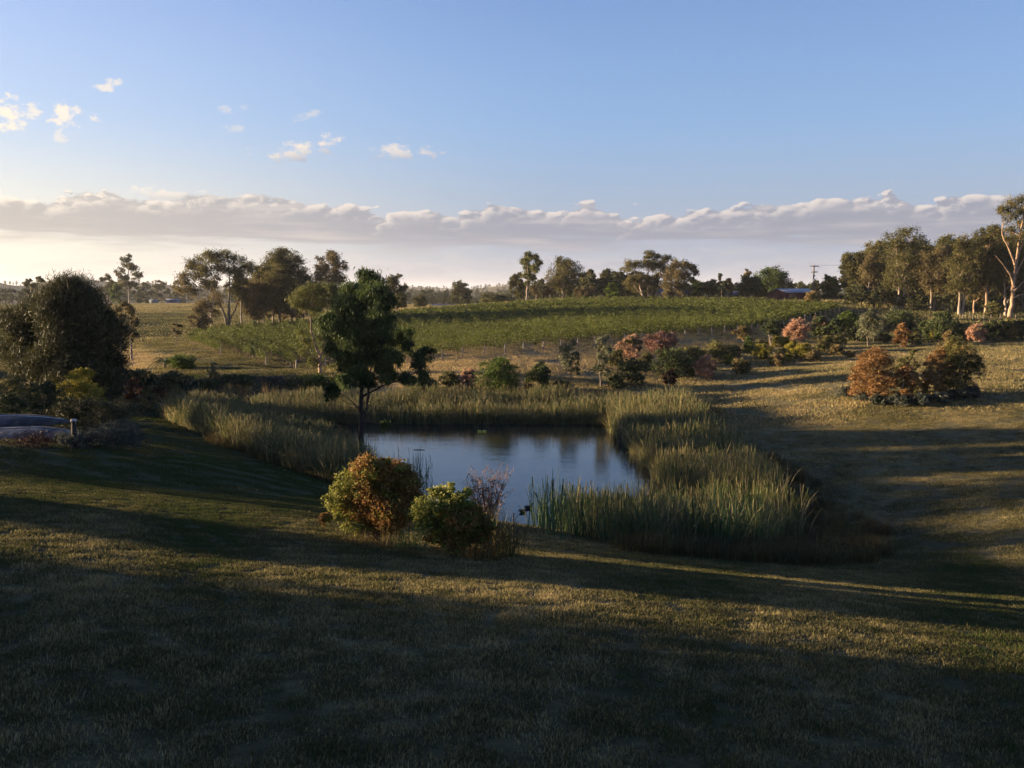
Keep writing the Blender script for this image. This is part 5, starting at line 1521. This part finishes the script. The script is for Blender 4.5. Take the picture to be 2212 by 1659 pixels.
def twig_bush():
    b = spot(1052, y=1192); r = np.random.default_rng(9)
    root = empty('bare_shrub', b); tag(root, 'bare pinkish twiggy shrub behind the right foreground bush', 'shrub')
    s = K / FPX * b[1]; mb = MB(); tips = []
    for k in range(26):
        a = r.uniform(0, 6.28); q = r.uniform(.1, .95); top = np.array([q * math.cos(a) * 62 * s, q * math.sin(a) * 40 * s, r.uniform(110, 178) * s])
        P = bez(np.zeros(3), np.array([top[0] * .25, top[1] * .25, top[2] * .6]), top, 7); mb.tube(P, np.linspace(.022, .006, 7), 5, False)
        for j in range(9):
            st = P[r.integers(2, 7)]; e = st + np.array([r.normal(0, .16), r.normal(0, .14), r.uniform(.1, .34)])
            mb.tube([st, (st + e) / 2 + r.normal(0, .03, 3), e], [.008, .006, .003], 3, False); tips += [e, (st + e) / 2]
    mb.build('stem', plain('pink_twig', (.27, .17, .14), (.18, .11, .09), 4), root)
    T = np.array(tips); T = np.repeat(T, 7, 0); n = len(T)
    V, F = leaves(T + r.normal(0, .035, (n, 3)), r.normal(size=(n, 3)), .045, .022, r)
    obj('foliage', make_mesh('foliage', V, [F]), LM['red'], root)


twig_bush()
r9 = np.random.default_rng(77)
for i, (x, d, hgt, lab) in enumerate(((1062, 1207, 1.5, 'tall dry brown grass clump at the right foot of the foreground bushes'), (1092, 1203, 1.25, 'dark dry grass clump beside the metal stake'), (1030, 1208, .9, 'short dry grass tuft under the smaller bush'),
                                      (845, 1182, .5, 'low dry tuft between the two foreground bushes'), (880, 1190, .45, 'small green weed clump between the foreground bushes'), (770, 1172, .4, 'small weed tuft under the large foreground bush'))):
    b = spot(x, y=d)
    me = reed_clump('blade_tuft', 170, .42, hgt, .014, r9, 0, 1.2)
    o = obj('grass_clump', me, LM['reed_green' if 'green' in lab else 'rush' if 'dark' in lab or 'brown' in lab else 'tan'], None, tuple(b)); tag(o, lab, 'grass clump')
b = spot(1108, y=1196); hp = size_at(b, 1108)[0]
o = MB().tube([(0, 0, -.3), (.0, 0, hp * .5), (.02, 0, hp)], [.02, .02, .02], 5).build('metal_stake', plain('rusty_steel', (.06, .04, .03), (.03, .025, .02), 8, .7), None, loc=tuple(b))
tag(o, 'thin dark metal stake beside the dry grass clump', 'stake')

# ------------------------------------------------------------------ on the water
def duck(label, x, y, rz, seed):
    p = on_level(x * K, y * K, 0.0)
    root = empty('duck', (p[0], p[1], 0.0), rz); tag(root, label, 'duck', 'ducks on the pond')
    sp = np.array([(-.27, 0, .12), (-.22, 0, .10), (-.12, 0, .07), (0, 0, .06), (.10, 0, .075), (.155, 0, .12), (.17, 0, .19), (.175, 0, .255), (.20, 0, .285), (.235, 0, .28)])
    rad = np.array([.012, .05, .095, .115, .10, .06, .036, .034, .042, .022])
    V, F = tube(sp, rad, 10); mb = MB(); mb.add(V, F.tolist())
    dm = plain('duck_feathers', (.075, .055, .038), (.03, .022, .016), 30, .7)
    mb.build('body', dm, root, True)
    MB().box((.265, 0, .268), (.07, .035, .016)).build('bill', plain('duck_bill', (.05, .05, .055), (.03, .03, .03), 5, .5), root)
    for sg in (-1, 1): MB().tube([(-.24, sg * .05, .13), (-.1, sg * .1, .115), (.06, sg * .095, .1)], [.01, .04, .02], 6).build('wing', dm, root, True)


duck('dark duck in front, swimming right near the near shore', 1142, 1098, 0.15, 1)
duck('second dark duck, left and nearer than the leading one', 1130, 1106, 0.5, 2)
ym = plain('yellow_float', (.55, .42, .05), (.4, .3, .04), 6, .4)
for x, lab in ((1036, 'left yellow ball float near the far reeds'), (1046, 'right yellow ball float near the far reeds')):
    p = on_level(x * K, 935.5 * K, 0.0)
    root = empty('ball_float', (p[0], p[1], 0.0)); tag(root, lab, 'float', 'pair of yellow floats')
    t = np.linspace(0, math.pi, 9); mb = MB(); V, F = tube(np.column_stack([np.zeros(9), np.zeros(9), .08 - .2 * np.cos(t)]), .2 * np.sin(t) + .001, 12); mb.add(V, F.tolist()); mb.build('ball', ym, root, True)
    MB().tube([(0, 0, .27), (0, 0, .33)], [.04, .03], 6).build('ring', BARK['dark'], root)
p = on_level(905 * K, 972 * K, 0.0)
o = MB().tube([(-.45, .05, .01), (-.15, 0, .02), (.2, .03, .02), (.5, -.03, .01)], [.015, .025, .025, .012], 6).build('floating_branch', BARK['dark'], None, loc=(p[0], p[1], 0)); tag(o, 'thin dark branch floating on the pond', 'branch')

# ------------------------------------------------------------------ far woodland
def far_woods():
    r = np.random.default_rng(61)
    src = []
    for k in range(5):
        Hh = 12.0
        lb = auto_lobes(r, Hh, 8 if k < 3 else 6, 0.3, 7, ['round', 'round', 'vase', 'column', 'round'][k])
        (V, F), _ = foliage(lb, 420, 1.3, .7, r, .3, 14, .28, .5)
        V2, F2 = tube(np.array([(0, 0, -1), (0.1, 0, 5), (0, .2, 9.)]), np.array([.3, .22, .1]), 4)
        me = make_mesh('far_tree', np.vstack([V, V2]), [F, F2 + len(V)])
        src.append((me, LM['wood_far']))
    P = []
    def zone(az0, az1, r0, r1, n, power=1.0):
        az = np.radians(r.uniform(az0, az1, n)); rr = np.exp(r.uniform(math.log(r0), math.log(r1), n))
        return np.column_stack([rr * np.sin(az), rr * np.cos(az)])
    Q = np.vstack([zone(-42, 42, 620, 1500, 2600), zone(-42, 42, 1500, 2800, 2400), zone(21.5, 25, 310, 560, 60), zone(21, 40, 262, 520, 700), zone(-6, 4, 470, 640, 200), zone(-31, -25, 560, 700, 60), zone(-44, -34, 300, 700, 160), zone(-1, 16, 330, 560, 220), zone(4.5, 19, 266, 330, 170), zone(0.5, 8, 275, 330, 60), zone(20.5, 33, 216, 290, 260)])
    cl = np.sin(Q[:, 0] * .013 + 1) * np.cos(Q[:, 1] * .011) + r.normal(0, .5, len(Q))
    near = np.hypot(Q[:, 0], Q[:, 1]) < 620
    Q = Q[(cl > -.35) | near]
    Z = ground(Q[:, 0], Q[:, 1])
    n = len(Q); s = r.uniform(.5, 1.0, n)
    aq = np.degrees(np.arctan2(Q[:, 0], Q[:, 1])); s = np.where(near[(cl > -.35) | near] & (aq < 19.6) & (aq > -8), s * .48, s)
    rq = np.hypot(Q[:, 0], Q[:, 1]); s = np.where((aq > 20.4) & (rq < 262), s * .42, s); s = np.where((aq > .5) & (aq < 8) & (rq < 330), s * 1.5, s)
    scatter('far_woodland', np.column_stack([Q, Z]), np.column_stack([np.zeros(n), np.zeros(n), r.uniform(0, 6.28, n)]), np.column_stack([s, s, s * r.uniform(.8, 1.15, n)]), r.integers(0, 5, n), src, 'distant gum woodland on the ridges below the cloud bank', 'woodland')


far_woods()

# ------------------------------------------------------------------ trees standing just outside the left of the view; they shade the lawn, the pond and the slope beyond
def side_tree(label, p, t, half, top_z, seed, n=5200, cone=False, low=None):
    x = p * math.cos(SUN_LEFT) - t * math.sin(SUN_LEFT); y = p * math.sin(SUN_LEFT) + t * math.cos(SUN_LEFT)
    z = gz(x, y); Hh = top_z - z; r = np.random.default_rng(seed)
    lobes = []
    m = 16; f0 = .06 if low is None else (low - z) / Hh
    for i in range(m):
        q = (i + .5) / m; a = i * 2.4
        prof = (1.0 - .7 * q) if cone else (1.0 - .45 * q ** 3)
        rr = half * .55 * (.6 + .4 * prof); d = max(0, half * prof - rr) * (1 if i % 3 else .4)
        lobes.append((d * math.cos(a), d * math.sin(a), Hh * (f0 + (.94 - f0) * q), rr, max(rr * .8, Hh * .07) if low is None else rr * .8))
    plant('sheoak_tree', label, 'tree', (x, y, z), lobes, 'sheoak', n, .8, .2, seed, [([(0, 0, -.4), (.1, 0, Hh * .5), (0, .1, Hh * .9)], .25)], 'dark', .25, -.2, 26, .3, .2, .05)


SIDE = ((-13, 42, 5.0, 17, 'dense tree beyond the left edge, nearest the house'), (-4.5, 43, 5.0, 17, 'dense tree beyond the left edge, second from the house'),
        (30.5, 60, 6.0, 15.5, 'dense tree beyond the left edge shading the shrubs by the boats'), (41, 68, 6.6, 16.5, 'dense tree beyond the left edge behind the boats'), (52, 72, 6.6, 16.5, 'dense tree beyond the left edge in front of the sheoak'), (60.2, 78, 3.8, 20, 'narrow dense tree beyond the left edge beside the sheoak'),
        (89, 88, 5.5, 8.6, 'low dense tree beyond the left edge level with the hollow hedge'), (82, 86, 3.0, 8.0, 'lowest dense tree beyond the left edge behind the sheoak'))
for i, (p, t, hw, tz, lab) in enumerate(SIDE): side_tree(lab, p, t, hw, tz, 700 + i, (5200, 5200, 1500, 1300, 1300, 1900, 3000, 2000)[i])
side_tree('low cone-shaped tree beyond the left edge between the two sunlit strips', 18.2, 50, 4.4, 12.2, 720, 3600, True)
side_tree('slim tree beyond the left edge beside the cone-shaped one', 17.5, 53, 1.4, 16.3, 721, 2600, False, 12.6)
side_tree('high-crowned tree beyond the left edge over the far sunlit strip', 27, 52, 3.6, 16.0, 722, 1300, False, 11.4)
side_tree('high-crowned tree beyond the left edge next to the sheoak', 64.8, 79, 2.4, 17, 724, 800, False, 11.6)
side_tree('broad cone-shaped tree beyond the left edge beside the near sunlit strip', 7, 40, 9.5, 16.8, 723, 14000, True)

# ------------------------------------------------------------------ the air: thin evening haze round the whole scene
def build_haze():
    m, N = new_mat('evening_haze')
    v = N.new('ShaderNodeVolumePrincipled'); v.inputs['Color'].default_value = (0.86, 0.88, 0.95, 1)
    v.inputs['Density'].default_value = HAZE; v.inputs['Anisotropy'].default_value = 0.2
    out = N.new('ShaderNodeOutputMaterial'); N.l.new(v.outputs[0], out.inputs['Volume'])
    o = MB().box((0, 0, 50), (24000, 24000, 130)).build('haze', m)
    tag(o, 'thin evening haze over the far ridges', 'haze', kind='stuff')


build_haze()
